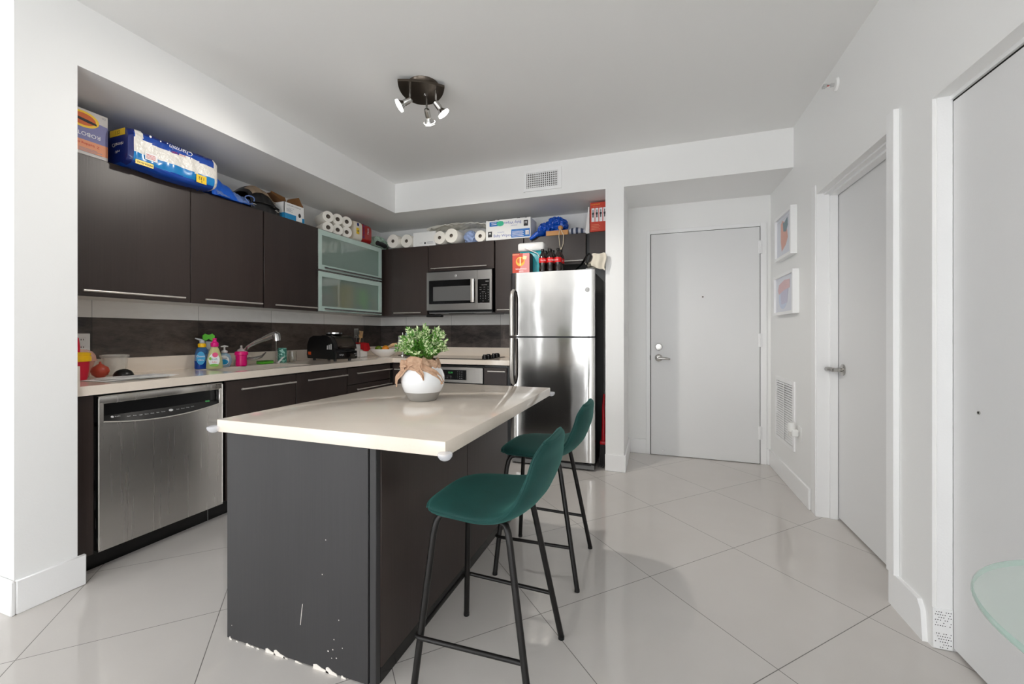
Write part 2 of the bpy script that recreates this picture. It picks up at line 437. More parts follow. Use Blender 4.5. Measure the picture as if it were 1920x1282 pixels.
P.cyl((.036, YB-.034, .922), (.036, YB-.066, .922), .011, 'nickel').tube([(.03, YB-.068, .922), (.06, YB-.07, .922), (.10, YB-.07, .919), (.135, YB-.066, .915)], [.011, .012, .0105, .008], 'nickel', 12); P.build('lever_handle', D)
P = Part().cyl((.416, YB-.022, 1.489), (.416, YB-.026, 1.489), .007, 'dark_nickel'); P.build('peephole', D)
P = Part().cyl((.075, YB-.022, .045), (.075, YB-.027, .045), .006, 'nickel', seg=12); P.build('door_stop', D)
# inner door on the right ------------------------------------------------
D = struct(thing('door_2', 'flat white inner door in the right wall with a lever', 'door', (1.1, 2.63, 0)))
P = Part().box(1.075, 1.115, 2.196, 3.058, .012, 2.018, 'door_paint', .002, 1); P.build('door_panel', D)
P = Part().box(XR, 1.16, 3.059, 3.066, 0, 2.03, 'trim_paint').box(1.028, 1.07, 3.045, 3.06, 0, 2.03, 'trim_paint', .002, 1).box(1.0, 1.16, 2.19, 3.06, 2.021, 2.031, 'trim_paint').box(1.028, 1.07, 2.19, 3.05, 2.008, 2.022, 'trim_paint')
P.box(XR-.006, XR+.002, 3.066, 3.13, 0, 2.09, 'trim_paint', .002, 1).box(1.118, 1.15, 2.19, 3.06, 0, .011, 'dark_gap')
P.build('door_frame', D)
P = Part().box(XR-.022, XR, 2.134, 2.19, BH, 2.088, 'trim_paint', .002, 1); P.build('casing', D)
P = Part().lathe([(.001, 0), (.034, 0), (.034, .007), (.024, .013), (.001, .013)], (1.075, 2.985, .932), 'nickel', 28, Matrix.Rotation(-pi/2, 4, 'Y'))
P.cyl((1.062, 2.985, .932), (1.022, 2.985, .932), .012, 'nickel').tube([(1.02, 2.978, .932), (1.012, 3.0, .934), (1.006, 3.03, .932), (1.012, 3.052, .926)], [.013, .014, .013, .009], 'nickel', 12); P.build('lever_handle', D)
# closet sliding door -----------------------------------------------------
D = struct(thing('door_3', 'plain white closet door panel at the right edge', 'door', (1.04, 1.0, 0)))
P = Part().box(1.02, 1.055, .21, 1.922, .012, 1.992, 'door_paint', .002, 1); P.build('door_panel', D)
P = Part().box(1.012, 1.06, .2, 1.925, 1.998, 2.014, 'trim_paint').box(1.022, 1.11, .2, 1.925, 1.991, 1.999, 'dark_gap').box(XR+.012, 1.018, 1.921, 1.926, .15, 2.012, 'trim_paint'); P.build('door_frame', D)
P = Part().cyl((1.02, 1.796, .887), (1.017, 1.796, .887), .006, 'nickel', seg=12).cyl((1.0185, 1.796, .887), (1.0165, 1.796, .887), .0035, 'dark_gap', seg=10); P.build('pull', D)
# ================================================================== KITCHEN JOINERY
UB, UT = 1.348, 2.082          # underside and top of the wall cabinets
FX = -2.80                     # front plane of the left wall cabinets
FY = 3.80                      # front plane of the back wall cabinets
def bar_handle(parent, a, b, out, r=.006):
    """thin steel bar on two posts; a, b end points on the door face, out = vector away from the door"""
    a, b, out = V(a), V(b), V(out); d = (b-a).normalized()
    P = Part().cyl(a+out, b+out, r, 'handle_steel', seg=10)
    for q in (a+d*.03, b-d*.03): P.cyl(q, q+out, r*.7, 'handle_steel', seg=8)
    return P.build('handle', parent)
# wall behind: splash-backs
P = Part().box(XL, XL+.008, 1.10, YB, 1.247, 1.42, 'white_tile_side'); P.box(XL+.008, -1.20, YB-.008, YB, 1.247, 1.42, 'white_tile_back')
tag(P.build('white_wall_tiles'), 'band of white wall tiles under the wall cabinets', 'wall tiles', kind='structure')
P = Part().box(XL, XL+.009, 1.10, YB, 1.001, 1.247, 'slate_tile_side'); P.box(XL+.009, -1.20, YB-.009, YB, 1.001, 1.247, 'slate_tile_back')
tag(P.build('dark_wall_tiles'), 'dark slate splashback tiles above the worktop upstand', 'wall tiles', kind='structure')
# left wall cabinets ------------------------------------------------------
def wall_cab(y0, y1, label, h):
    T = thing('wall_cabinet', label, 'cabinet', (-2.96, (y0+y1)/2, UB), 'wall cabinets on the left wall')
    Part().box(XL+.003, FX-.021, y0+.001, y1-.001, UB, UT-.006, 'cabinet_white').build('body', T)
    d = Part().box(FX-.02, FX, y0+.0015, y1-.0015, UB, UT, 'espresso_wood', .0015, 1).build('door', T)
    bar_handle(d, (FX, h[0], 1.375), (FX, h[1], 1.375), (.03, 0, 0))
    return T
wall_cab(1.105, 1.783, 'long dark wall cabinet at far left, over the red cup', (1.252, 1.735))
wall_cab(1.783, 2.296, 'dark wall cabinet under the blue bag, left of the seam', (1.857, 2.267))
wall_cab(2.302, 2.822, 'dark wall cabinet touching the frosted glass cabinet', (2.38, 2.79))
T = thing('glass_wall_cabinet', 'wall cabinet with two frosted green glass flap doors', 'cabinet', (-2.96, 3.27, UB))
y0, y1 = 2.826, 3.722
P = Part().box(XL+.003, XL+.012, y0, y1, UB, UT, 'cabinet_white').box(XL+.012, FX-.03, y0, y0+.016, UB, UT, 'cabinet_white').box(XL+.012, FX-.03, y1-.016, y1, UB, UT, 'cabinet_white')
P.box(XL+.012, FX-.03, y0, y1, UB, UB+.016, 'cabinet_white').box(XL+.012, FX-.03, y0, y1, UT-.016, UT, 'cabinet_white').box(XL+.012, FX-.035, y0+.016, y1-.016, 1.708, 1.724, 'cabinet_white'); P.build('body', T)
for z0, z1 in ((UB, 1.712), (1.718, UT)):
    d = Part()
    for b in ((y0, y0+.006, z0, z1), (y1-.006, y1, z0, z1), (y0, y1, z0, z0+.006), (y0, y1, z1-.005, z1)): d.box(FX-.02, FX, b[0], b[1], b[2], b[3], 'alu')
    for b in ((y0+.006, y0+.05, z0+.006, z1-.005), (y1-.05, y1-.006, z0+.006, z1-.005), (y0+.05, y1-.05, z0+.006, z0+.05), (y0+.05, y1-.05, z1-.05, z1-.005)): d.box(FX-.019, FX-.002, b[0], b[1], b[2], b[3], 'frosted_border')
    d = d.build('door_frame', T)
    Part().box(FX-.012, FX-.007, y0+.048, y1-.048, z0+.048, z1-.048, 'clear_pane').quad((FX-.0065, y0+.048, z0+.048), (FX-.0065, y1-.048, z0+.048), (FX-.0065, y1-.048, z1-.048), (FX-.0065, y0+.048, z1-.048), 'frosted_glass').build('glass_pane', d)
    Part().box(FX, FX+.014, y0+.07, y1-.02, z0+.026, z0+.031, 'alu').box(FX+.010, FX+.014, y0+.07, y1-.02, z0+.016, z0+.031, 'alu').build('handle', d)
# blurred stores behind the frosted glass
def store(name, label, cat, b, m, bev=.008): tag(Part().box(*b, m, bev, 2).build(name), label, cat)
mat('store_orange', (240, 170, 50), .6); mat('store_green', (140, 215, 60), .6); mat('store_blue', (40, 100, 170), .6); mat('store_tan', (220, 150, 80), .6); mat('store_red', (170, 70, 60), .6); mat('store_dark', (70, 66, 84), .6)
store('food_box', 'orange box blurred behind lower frosted glass door', 'box', (-2.96, -2.84, 3.17, 3.33, UB+.016, 1.63), 'store_orange')
store('food_packet', 'bright green packet behind lower frosted glass door', 'packet', (-2.96, -2.84, 3.46, 3.565, UB+.016, 1.62), 'store_green', .03)
store('storage_tin', 'dark blue tin behind the frosted glass, right end', 'tin', (-2.94, -2.845, 3.578, 3.615, UB+.016, 1.50), 'store_blue')
store('food_carton', 'tan carton behind the frosted glass beside the blue tin', 'carton', (-2.94, -2.845, 3.620, 3.655, UB+.016, 1.52), 'store_tan')
store('spice_box', 'reddish brown box behind lower frosted glass, left end', 'box', (-2.98, -2.87, 2.93, 3.06, UB+.016, 1.52), 'store_red')
store('mug_tray', 'dark low tray behind lower frosted glass door', 'tray', (-2.96, -2.84, 3.34, 3.45, UB+.016, 1.45), 'store_dark')
# back wall cabinets ------------------------------------------------------
P = Part().box(-3.125, -2.710, FY-.004, YB-.012, UB, UT, 'espresso_wood'); tag(P.build('corner_filler_panel'), 'dark blank corner panel beside the frosted glass cabinet', 'cabinet panel')
def back_cab(name, x0, x1, z0, label, h, z1=UT, hz=None):
    T = thing(name, label, 'cabinet', ((x0+x1)/2, 3.95, z0), 'wall cabinets on the back wall')
    Part().box(x0+.001, x1-.001, FY+.002, YB-.003 if z0 > 1.42 else YB-.010, z0+.001, z1-.005, 'espresso_wood').build('body', T)
    d = Part().box(x0+.0015, x1-.0015, FY-.019, FY+.001, z0, z1, 'espresso_wood', .0015, 1).build('door', T)
    if h: bar_handle(d, (h[0], FY-.019, hz or z0+.027), (h[1], FY-.019, hz or z0+.027), (0, -.03, 0), .005)
    return T
back_cab('wall_cabinet', -2.707, -2.268, UB, 'dark wall cabinet left of the microwave', (-2.672, -2.337))
back_cab('wall_cabinet', -2.262, -1.512, 1.806, 'dark flap door cabinet directly above the microwave', (-2.214, -1.58), hz=1.832)
back_cab('wall_cabinet', -1.500, -1.205, UB+.012, 'narrow dark wall cabinet right of microwave behind fridge top', (-1.47, -1.24))
OF = back_cab('wall_cabinet', -1.200, -.600, 1.80, 'dark cabinet over the fridge behind the soda bottles', (-1.15, -.62))
Part().box(-.568, -.396, FY-.01, YB-.003, 1.80, 2.085, 'espresso_wood').build('filler_panel', OF)
Part().box(-.599, -.568, FY+.02, YB-.003, 1.80, 2.08, 'black_plastic').build('end_strip', OF)
# microwave ----------------------------------------------------------------
MX0, MX1, MZ0, MZ1, MY = -2.243, -1.513, 1.392, 1.785, 3.72
T = thing('microwave', 'stainless over-range microwave with black glass door', 'microwave', ((MX0+MX1)/2, 3.9, MZ0))
Part().box(MX0+.004, MX1-.004, MY+.03, YB-.012, MZ0-.02, MZ1+.014, 'black_plastic').build('body', T)
P = Part()
dx = -1.668
for b in ((MX0, dx, MZ1-.085, MZ1), (MX0, dx, MZ0, MZ0+.065), (MX0, MX0+.025, MZ0+.065, MZ1-.085), (dx-.03, dx, MZ0+.065, MZ1-.085)): P.box(b[0], b[1], MY, MY+.03, b[2], b[3], 'brushed_steel')
d = P.build('door', T)
Part().box(MX0+.025, dx-.03, MY+.003, MY+.028, MZ0+.065, MZ1-.085, 'black_gloss').build('door_glass', d)
mat('mesh_window', (92, 92, 92), .18, spec=.7)
Part().box(MX0+.075, dx-.075, MY+.001, MY+.004, MZ0+.095, MZ1-.150, 'mesh_window').build('viewing_window', d)
P = Part(); P.box(dx-.058, dx-.022, MY-.040, MY-.026, MZ0+.07, MZ1-.088, 'handle_steel', .006, 2); P.box(dx-.05, dx-.03, MY-.03, MY+.004, MZ0+.075, MZ0+.09, 'black_plastic').box(dx-.05, dx-.03, MY-.03, MY+.004, MZ1-.11, MZ1-.095, 'black_plastic'); P.build('handle', d)
P = Part().disc((-1.905, MY-.001, MZ1-.045), X, Z, .013, 'silver_mark', 24); P.disc((-1.905, MY-.0016, MZ1-.045), X, Z, .0105, 'grey_plastic', 24); P.text('GE', (-1.905, MY-.002, MZ1-.045), X, Z, .010, 'silver_mark', shear=.3); P.build('logo', d)
P = Part().box(dx+.002, MX1, MY, MY+.03, MZ0, MZ1, 'brushed_steel'); cp = P.build('control_panel', T)
P = Part().box(dx+.006, MX1-.022, MY-.0015, MY, MZ0+.065, MZ1-.092, 'black_gloss')
P.text('10:21', (-1.56, MY-.003, 1.668), X, Z, .012, 'silver_mark')
P.text('AUTO / DEFROST', (-1.59, MY-.003, 1.634), X, Z, .005, 'silver_mark')
for r in range(2):
    for c in range(3): P.text(('Popcorn', 'Potato', 'Cook', 'Beverage', 'Reheat', 'Power')[r*3+c], (-1.632+c*.042, MY-.003, 1.612-r*.022), X, Z, .0045, 'silver_mark')
P.text('TIME COOK', (-1.60, MY-.003, 1.566), X, Z, .0045, 'silver_mark')
for k, q in enumerate('123456789'): P.text(q, (-1.632+(k % 3)*.028, MY-.003, 1.548-(k//3)*.024), X, Z, .009, 'silver_mark')
P.text('0', (-1.604, MY-.003, 1.476), X, Z, .009, 'silver_mark').text('START', (-1.624, MY-.003, 1.464-.008), X, Z, .006, 'silver_mark')
for k in range(5): P.text(('Timer', 'Clock', 'Light', 'Fan', 'Off')[k], (-1.546, MY-.003, 1.585-k*.025), X, Z, .0045, 'silver_mark')
P.build('keypad', cp)
P = Part().box(MX0+.01, MX1-.01, MY+.03, YB-.03, MZ0-.034, MZ0-.02, 'grey_plastic', .004, 1); P.box(-2.0, -1.72, MY+.02, MY+.10, MZ0-.038, MZ0-.03, 'black_plastic', .003, 1); P.build('underside_vent', T)
P = Part().box(-2.262, -2.09, 3.74, 3.80, 1.325, 1.350, 'black_plastic', .004, 1); P.build('fallen_grease_filter', T)
# left base cabinets -------------------------------------------------------
BX = -2.532; BT = .858; KZ = .098
def base_side(name, y0, y1, label, doors, cat='cabinet', grp=None):
    T = thing(name, label, cat, (-2.83, (y0+y1)/2, KZ), grp)
    Part().box(XL+.003, BX-.021, y0+.001, y1-.001, KZ, .69 if name == 'sink_cabinet' else BT-.008, 'black_plinth').build('body', T)
    for kind, a, b, z0, z1, h in doors:
        d = Part().box(BX-.02, BX, a+.002, b-.002, z0, z1, 'espresso_wood', .0015, 1).build(kind, T)
        if h: bar_handle(d, (BX, h[0], h[2]), (BX, h[1], h[2]), (.032, 0, 0))
    return T
Part_ = Part().box(XL+.003, BX, 1.103, 1.180, KZ, BT-.004, 'espresso_wood'); tag(Part_.build('end_panel'), 'dark narrow end panel left of the dishwasher', 'cabinet panel')
base_side('sink_cabinet', 1.818, 2.884, 'dark base cabinet with two doors under the sink', [('door', 1.818, 2.348, KZ+.004, BT-.008, (1.898, 2.321, .794)), ('door', 2.350, 2.884, KZ+.004, BT-.008, (2.433, 2.856, .794))])
base_side('drawer_cabinet', 2.890, 3.505, 'dark stack of drawers in the inner corner', [('drawer', 2.890, 3.500, .700, BT-.008, (2.983, 3.485, .796)), ('drawer', 2.890, 3.500, .400, .694, (2.983, 3.485, .652)), ('drawer', 2.890, 3.500, KZ+.004, .394, (2.983, 3.485, .334))])
P = Part().box(XL+.01, -2.60, 1.103, 3.56, 0, KZ-.003, 'black_plinth').box(-2.601, -2.5995, 1.752, 1.756, 0, KZ-.003, 'grey_plastic'); tag(P.build('plinth'), 'glossy black plinth strip under the left base units', 'plinth')
# dishwasher
T = thing('dishwasher', 'stainless dishwasher with black curved control strip', 'dishwasher', (-2.83, 1.495, KZ))
DY0, DY1, DZ0, DZ1 = 1.196, 1.796, .098, .848
Part().box(XL+.003, BX-.03, 1.183, 1.813, KZ+.001, BT-.006, 'black_plastic').build('body', T)
P = Part(); DX = BX+.004; yc = (DY0+DY1)/2
def arc(y): return .722-.03*(1-((y-yc)/.285)**2)          # lower edge of the control recess
ys = [DY0+.022+(DY1-DY0-.044)*k/24 for k in range(25)]
# steel front built round the recess: header, cheeks, panel with the curved top
P.box(DX-.03, DX, DY0, DY1, DZ1-.040, DZ1, 'dishwasher_steel', .006, 2)
P.box(DX-.03, DX, DY0, DY0+.022, .70, DZ1-.034, 'dishwasher_steel', .002, 1).box(DX-.03, DX, DY1-.022, DY1, .70, DZ1-.034, 'dishwasher_steel', .002, 1)
P.prism([(DY0, DZ0), (DY1, DZ0), (DY1, .722)]+[(y, arc(y)) for y in ys[::-1]]+[(DY0, .722)], (DX, 0, 0), Y, Z, (-.03, 0, 0), 'dishwasher_steel')
d = P.build('door', T)
P = Part().tube([(DX+.001, y, arc(y)+.002) for y in ys], .0035, 'handle_steel', 8); P.tube([(DX, DY0+.002, DZ0+.01), (DX, DY0+.002, DZ1-.01), (DX, DY0+.01, DZ1-.002), (DX, DY1-.01, DZ1-.002), (DX, DY1-.002, DZ1-.01), (DX, DY1-.002, DZ0+.01)], .0028, 'handle_steel', 8); P.build('bright_edge_trim', d)
rec = Part(); xb = DX-.075
n = len(ys)
# recess back, sloping control fascia and roof
rec.box(xb-.004, xb, DY0+.022, DY1-.022, .74, DZ1-.036, 'black_gloss').box(xb, DX-.03, DY0+.022, DY1-.022, DZ1-.040, DZ1-.036, 'black_plastic')
rec = rec.build('handle_recess', T)
P = Part(); vs = []; fs = []
for k, y in enumerate(ys):
    vs += [(DX-.004, y, arc(y)), (DX-.052, y, .772-.012*((y-yc)/.285)**2)]
    if k: fs.append((2*k-2, 2*k-1, 2*k+1, 2*k))
P.add(vs, fs, 'black_plastic')
u = Y; w = V((-.048, 0, .075)).normalized(); nn = u.cross(w)
def cpnt(y, f): a = V((DX-.004, y, arc(y))); b = V((DX-.052, y, .772-.012*((y-yc)/.285)**2)); return a+(b-a)*f+nn*.0012
P.disc(cpnt(1.262, .45), u, w, .006, 'silver_mark', 16).text('Profile', cpnt(1.272, .45), u, w, .006, 'silver_mark', 'LEFT')
for k in range(7): P.text(('Auto', 'Pots', 'Light', 'Rinse', 'Glass', 'Fast', 'Reset')[k], cpnt(1.328+k*.026, .38), u, w, .0055, 'silver_mark')
P.disc(cpnt(1.522, .4), u, w, .011, 'silver_mark', 16, .007)
for k in range(4): P.text(('Heat', 'Steam', 'Delay', 'Lock')[k], cpnt(1.556+k*.026, .38), u, w, .0055, 'silver_mark')
for k in range(5): P.text('-', cpnt(1.41+k*.02, .8), u, w, .03, 'silver_mark')
P.text('88', cpnt(1.725, .62), u, w, .018, 'lit_green')
P.build('control_strip', T)
# back base units ----------------------------------------------------------
BY = 3.532
def base_back(name, x0, x1, label, fronts):
    T = thing(name, label, 'cabinet', ((x0+x1)/2, 3.83, KZ))
    Part().box(x0+.001, x1-.001, BY+.021, YB-.012, KZ, BT-.008, 'black_plinth').build('body', T)
    for kind, z0, z1, h in fronts:
        d = Part().box(x0+.002, x1-.002, BY, BY+.02, z0, z1, 'espresso_wood', .0015, 1).build(kind, T)
        if h: bar_handle(d, (h[0], BY, h[2]), (h[1], BY, h[2]), (0, -.032, 0))
base_back('base_cabinet', -2.528, -2.298, 'narrow dark base cabinet in the corner beside the oven', [('door', KZ+.004, BT-.01, (-2.485, -2.32, .792))])
base_back('base_cabinet', -1.516, -1.284, 'narrow dark base cabinet between oven and fridge', [('drawer', .676, BT-.024, (-1.465, -1.29, .802)), ('door', KZ+.004, .670, (-1.465, -1.29, .64))])
P = Part().box(-2.50, -1.284, 3.60, YB-.02, 0, KZ-.003, 'black_plinth'); tag(P.build('plinth'), 'black plinth strip under the oven run', 'plinth')
P = Part().box(-1.280, -1.225, BY, YB-.012, 0, BT-.008, 'black_plastic'); tag(P.build('filler_panel'), 'black upright filler panel against the left of fridge', 'cabinet panel')
T = thing('oven', 'built-in stainless oven under the cooktop', 'oven', (-1.905, 3.83, KZ))
Part().box(-2.292, -1.522, BY+.02, YB-.012, KZ, BT-.012, 'black_plastic').build('body', T)
P = Part().box(-2.290, -1.524, BY-.004, BY+.02, .680, .829, 'brushed_steel', .003, 1); cp = P.build('control_panel', T)
P = Part().box(-2.10, -1.695, BY-.0065, BY-.004, .708, .803, 'black_gloss', .001, 1)
P.text('12:38', (-1.865, BY-.0075, .776), X, Z, .016, 'lit_green')
for r in range(2):
    for c in range(6): P.text(('Bake', 'Broil', 'Conv', 'Warm', 'Proof', 'Clean', 'Time', 'Timer', 'Delay', 'Probe', 'Start', 'Off')[r*6+c], (-2.04+c*.036, BY-.0075, .742-r*.018), X, Z, .0055, 'silver_mark')
for r in range(4):
    for c in range(3): P.text('123456789*0#'[r*3+c], (-1.785+c*.022, BY-.0075, .784-r*.02), X, Z, .009, 'silver_mark')
P.build('keypad', cp)
P = Part().box(-2.290, -1.524, BY-.004, BY+.02, .14, .672, 'brushed_steel', .003, 1); d = P.build('door', T)
Part().box(-2.17, -1.64, BY-.006, BY-.004, .25, .55, 'black_gloss').build('door_glass', d)
P = Part().tube([(-2.24, BY-.05, .625), (-1.57, BY-.05, .625)], .011, 'handle_steel', 12)
for q in (-2.2, -1.61): P.cyl((q, BY-.05, .625), (q, BY-.004, .625), .009, 'handle_steel', seg=10)
P.build('handle', d)
# worktop: L-shaped slab with a cut-out for the sink, plus upstand -----------
WT, WB = .905, .860
T = thing('kitchen_worktop', 'L-shaped beige stone kitchen worktop with upstand', 'worktop', (-2.8, 3.0, WB))
P = Part(); WX = -2.51; WY = 3.510; SKX0, SKX1, SKY0, SKY1 = -2.94, -2.600, 1.90, 2.56
for b in ((XL+.002, WX, 1.103, SKY0), (XL+.002, SKX0, SKY0, SKY1), (SKX1, WX, SKY0, SKY1), (XL+.002, WX, SKY1, YB-.002), (WX, -1.222, WY, YB-.002)):
    P.box(b[0], b[1], b[2], b[3], WB, WT, 'quartz_beige')
P.build('slab', T)
P = Part().box(XL+.002, XL+.022, 1.103, YB-.022, WT, 1.0, 'quartz_beige').box(XL+.002, -1.222, YB-.022, YB-.002, WT, 1.0, 'quartz_beige').box(-3.10, WX, 1.103, 1.122, WT, 1.0, 'quartz_beige')
P.build('upstand', T)
# sink
T = thing('sink', 'undermounted stainless sink bowl in the left worktop', 'sink', (-2.77, 2.23, .70))
P = Part(); a = (SKX0, SKX1, SKY0, SKY1)
a = (a[0]+.001, a[1]-.001, a[2]+.001, a[3]-.001)
P.box(a[0], a[0]+.004, a[2], a[3], .70, WB+.012, 'brushed_steel').box(a[1]-.004, a[1], a[2], a[3], .70, WB+.012, 'brushed_steel').box(a[0], a[1], a[2], a[2]+.004, .70, WB+.012, 'brushed_steel').box(a[0], a[1], a[3]-.004, a[3], .70, WB+.012, 'brushed_steel').box(a[0], a[1], a[2], a[3], .70, .704, 'brushed_steel')
P.build('bowl', T)
Part().lathe([(.001, .704), (.04, .704), (.04, .707), (.001, .706)], (-2.77, 2.23, 0), 'chrome', 24).build('drain', T)
# cooktop and its row of knobs
T = thing('cooktop', 'black glass electric cooktop with four knobs', 'cooktop', (-1.86, 3.82, WT))
Part().box(-2.26, -1.50, 3.566, 4.07, WT+.0005, WT+.006, 'black_gloss', .002, 1).build('glass_top', T)
for yk in (3.63, 3.72, 3.86, 3.95):
    P = Part().lathe([(.001, 0), (.030, 0), (.029, .022), (.024, .030), (.001, .030)], (-1.545, yk, WT+.006), 'black_plastic', 20); P.box(-1.565, -1.525, yk-.005, yk+.005, WT+.036, WT+.046, 'black_plastic', .002, 1); P.box(-1.548, -1.542, yk-.022, yk-.010, WT+.0362, WT+.037, 'silver_mark'); P.build('knob', T)
# island -------------------------------------------------------------------
T = thing('island_cabinet', 'dark island unit with chipped bottom edge', 'island', (-1.2, 1.78, 0))
IX0, IX1, IY0, IY1, IT = -1.526, -.848, 1.10, 2.345, .784
Part().box(IX0+.02, IX1-.022, IY0+.02, IY1-.02, .0, IT-.002, 'espresso_panel').build('body', T)
P = Part().box(IX0, -.882, IY0, IY0+.019, .004, IT, 'espresso_panel', .0015, 1); EP = P
# pale chipboard showing along the chipped lower edge
mat('chipboard', (226, 220, 212), .9)
random.seed(9)
def chip(x, w, h):
    h *= .75; P.prism([(0, 0), (w, 0), (w*.9, h*.35), (w*.55, h*.55), (w*.2, h), (.02*w, h*.8)], (x, IY0-.0012, .0), X, Z, Y*.003, 'chipboard')
for x, w, h in ((-1.512, .012, .016), (-1.478, .010, .006), (-1.425, .022, .012), (-1.40, .014, .007), (-1.372, .012, .006), (-1.33, .05, .02), (-1.29, .055, .026), (-1.245, .02, .008), (-1.19, .03, .008), (-1.11, .07, .024), (-1.055, .05, .028), (-.99, .02, .012)): chip(x, w, h)
for x, z, r in ((-1.50, .055, .0015), (-1.0, .19, .002), (-1.02, .12, .0022), (-1.045, .075, .003), (-1.025, .085, .0025), (-1.01, .06, .0025), (-1.03, .055, .002), (-.985, .10, .0018), (-1.07, .33, .002), (-1.055, .45, .002)): P.disc((x, IY0-.0006, z), X, Z, r, 'chipboard', 8)
P.prism([(0, 0), (.002, 0), (.012, .075), (.010, .075)], (-1.168, IY0-.0008, .135), X, Z, Y*.0007, 'chipboard'); P.build('end_panel', T)
Part().box(-.878, -.852, IY0+.002, IY0+.026, 0, IT-.004, 'espresso_panel', .002, 1).build('corner_post', T)
for a, b in ((IY0+.024, 1.778), (1.781, IY1)): Part().box(IX1-.02, IX1, a, b-.001, .052, IT-.003, 'espresso_wood', .0015, 1).build('door', T)
Part().box(IX1-.024, IX1-.004, IY0+.026, IY1, 0, .048, 'black_plinth').build('plinth', T)
T = thing('island_worktop', 'beige stone island worktop with clear corner guards', 'worktop', (-1.06, 1.71, .786))
Part().box(-1.538, -.582, 1.070, 2.350, .786, .832, 'quartz_beige', .003, 2).build('slab', T)
# clear corner guards
def guard(c):
    c = V(c); P = Part()
    P.lathe([(.0005, -.019), (.009, -.0175), (.016, -.013), (.021, -.006), (.0225, .001), (.021, .005), (.016, .007), (.0005, .008)], (0, 0, 0), 'guard_gel', 26)
    P.v = [c+v for v in P.v]
    P.build('corner_guard', T)
guard((-1.545, 1.064, .802)); guard((-.580, 1.064, .796)); guard((-.578, 2.354, .800))
# ================================================================== FRIDGE
T = thing('fridge', 'tall stainless top-freezer fridge with black sides', 'fridge', (-.84, 3.78, 0))
RX0, RX1, RY = -1.212, -.470, 3.418
Part().box(RX0+.008, RX1-.006, RY+.075, YB-.02, .03, 1.672, 'black_plastic', .004, 1).build('body', T)
def fdoor(name, z0, z1):
    P = Part()
    # gently bowed front
    n = 20; prof = []
    for k in range(n+1):
        t = k/n; xx = RX0+(RX1-RX0)*t; e = min(t, 1-t)
        prof.append((xx, RY+.004-.004*sin(pi*t)+(.012*(1-min(1, e/.02))**2)))
    poly = [(a, b) for a, b in prof]+[(RX1, RY+.055), (RX0, RY+.055)]
    P.prism(poly, (0, 0, z0), X, Y, (0, 0, z1-z0), 'fridge_steel')
    d = P.build(name, T)
    Part().box(RX0+.01, RX1-.01, RY+.055, RY+.076, z0+.008, z1-.008, 'grey_plastic').build('gasket', d)
    return d
fz = fdoor('freezer_door', 1.130, 1.688); fr = fdoor('fridge_door', .072, 1.116)
def fh(d, z0, z1, flip):
    x = -1.182; pts = [(x, RY, z0), (x, RY-.032, z0+.02), (x, RY-.050, z0+.07), (x, RY-.054, (z0+z1)/2), (x, RY-.050, z1-.05), (x, RY-.046, z1)]
    if flip: pts = [(p[0], p[1], z0+z1-p[2]) for p in pts]
    Part().tube(pts, [.013, .017, .018, .018, .018, .018], 'handle_steel', 14).build('handle', d)
    Part().tube([(x+.021, p[1]+.012, p[2]) for p in pts], .006, 'black_plastic', 8).build('handle_insert', d)
fh(fz, 1.136, 1.535, True); fh(fr, .708, 1.112, False)
P = Part(); c = (-.531, RY-.001, 1.518)
P.disc(c, X, Z, .021, 'silver_mark', 28).disc((c[0], RY-.0018, c[2]), X, Z, .0175, 'grey_plastic', 28).disc((c[0], RY-.0024, c[2]), X, Z, .0155, 'silver_mark', 28).text('GE', (c[0], RY-.0032, c[2]), X, Z, .016, 'grey_plastic', shear=.3); P.build('logo', fz)
P = Part().box(RX0+.01, RX1-.004, RY+.02, RY+.075, .012, .066, 'black_plastic', .004, 1).box(RX0+.012, RX1-.006, RY+.012, RY+.02, .016, .05, 'grey_plastic').box(RX1-.20, RX1-.03, RY+.004, RY+.012, .05, .064, 'black_plastic'); P.build('kick_grille', T)
P = Part().box(RX1-.075, RX1-.01, RY+.01, RY+.10, 1.688, 1.702, 'grey_plastic', .004, 1); P.build('hinge_cover', T)
for q in (RX0+.06, RX1-.06):
    for yy in (RY+.06, YB-.1): Part().cyl((q, yy, 0), (q, yy, .032), .016, 'black_plastic', seg=12).build('foot', T)
# red broom kept in the gap beside the fridge
mat('red_plastic', (200, 20, 34), .35); mat('dust_grey', (70, 68, 68), .9)
T = thing('dust_broom', 'red handled broom in the gap right of the fridge', 'broom', (-.425, 3.62, 0))
Part().tube([(-.42, 3.60, .20), (-.418, 3.61, .40), (-.424, 3.63, .50), (-.42, 3.66, .62)], [.018, .016, .012, .010], 'red_plastic', 12).box(-.448, -.400, 3.57, 3.63, .195, .225, 'red_plastic', .006, 2).build('handle', T)
P = Part(); random.seed(3)
for k in range(70):
    a = random.uniform(-.018, .018); b = random.uniform(-.025, .025)
    P.tube([(-.424+a, 3.60+b, .20), (-.424+a*1.5, 3.60+b*1.5, .08), (-.424+a*1.7, 3.60+b*1.8, .002)], .0022, 'dust_grey', 4)
P.build('bristles', T)
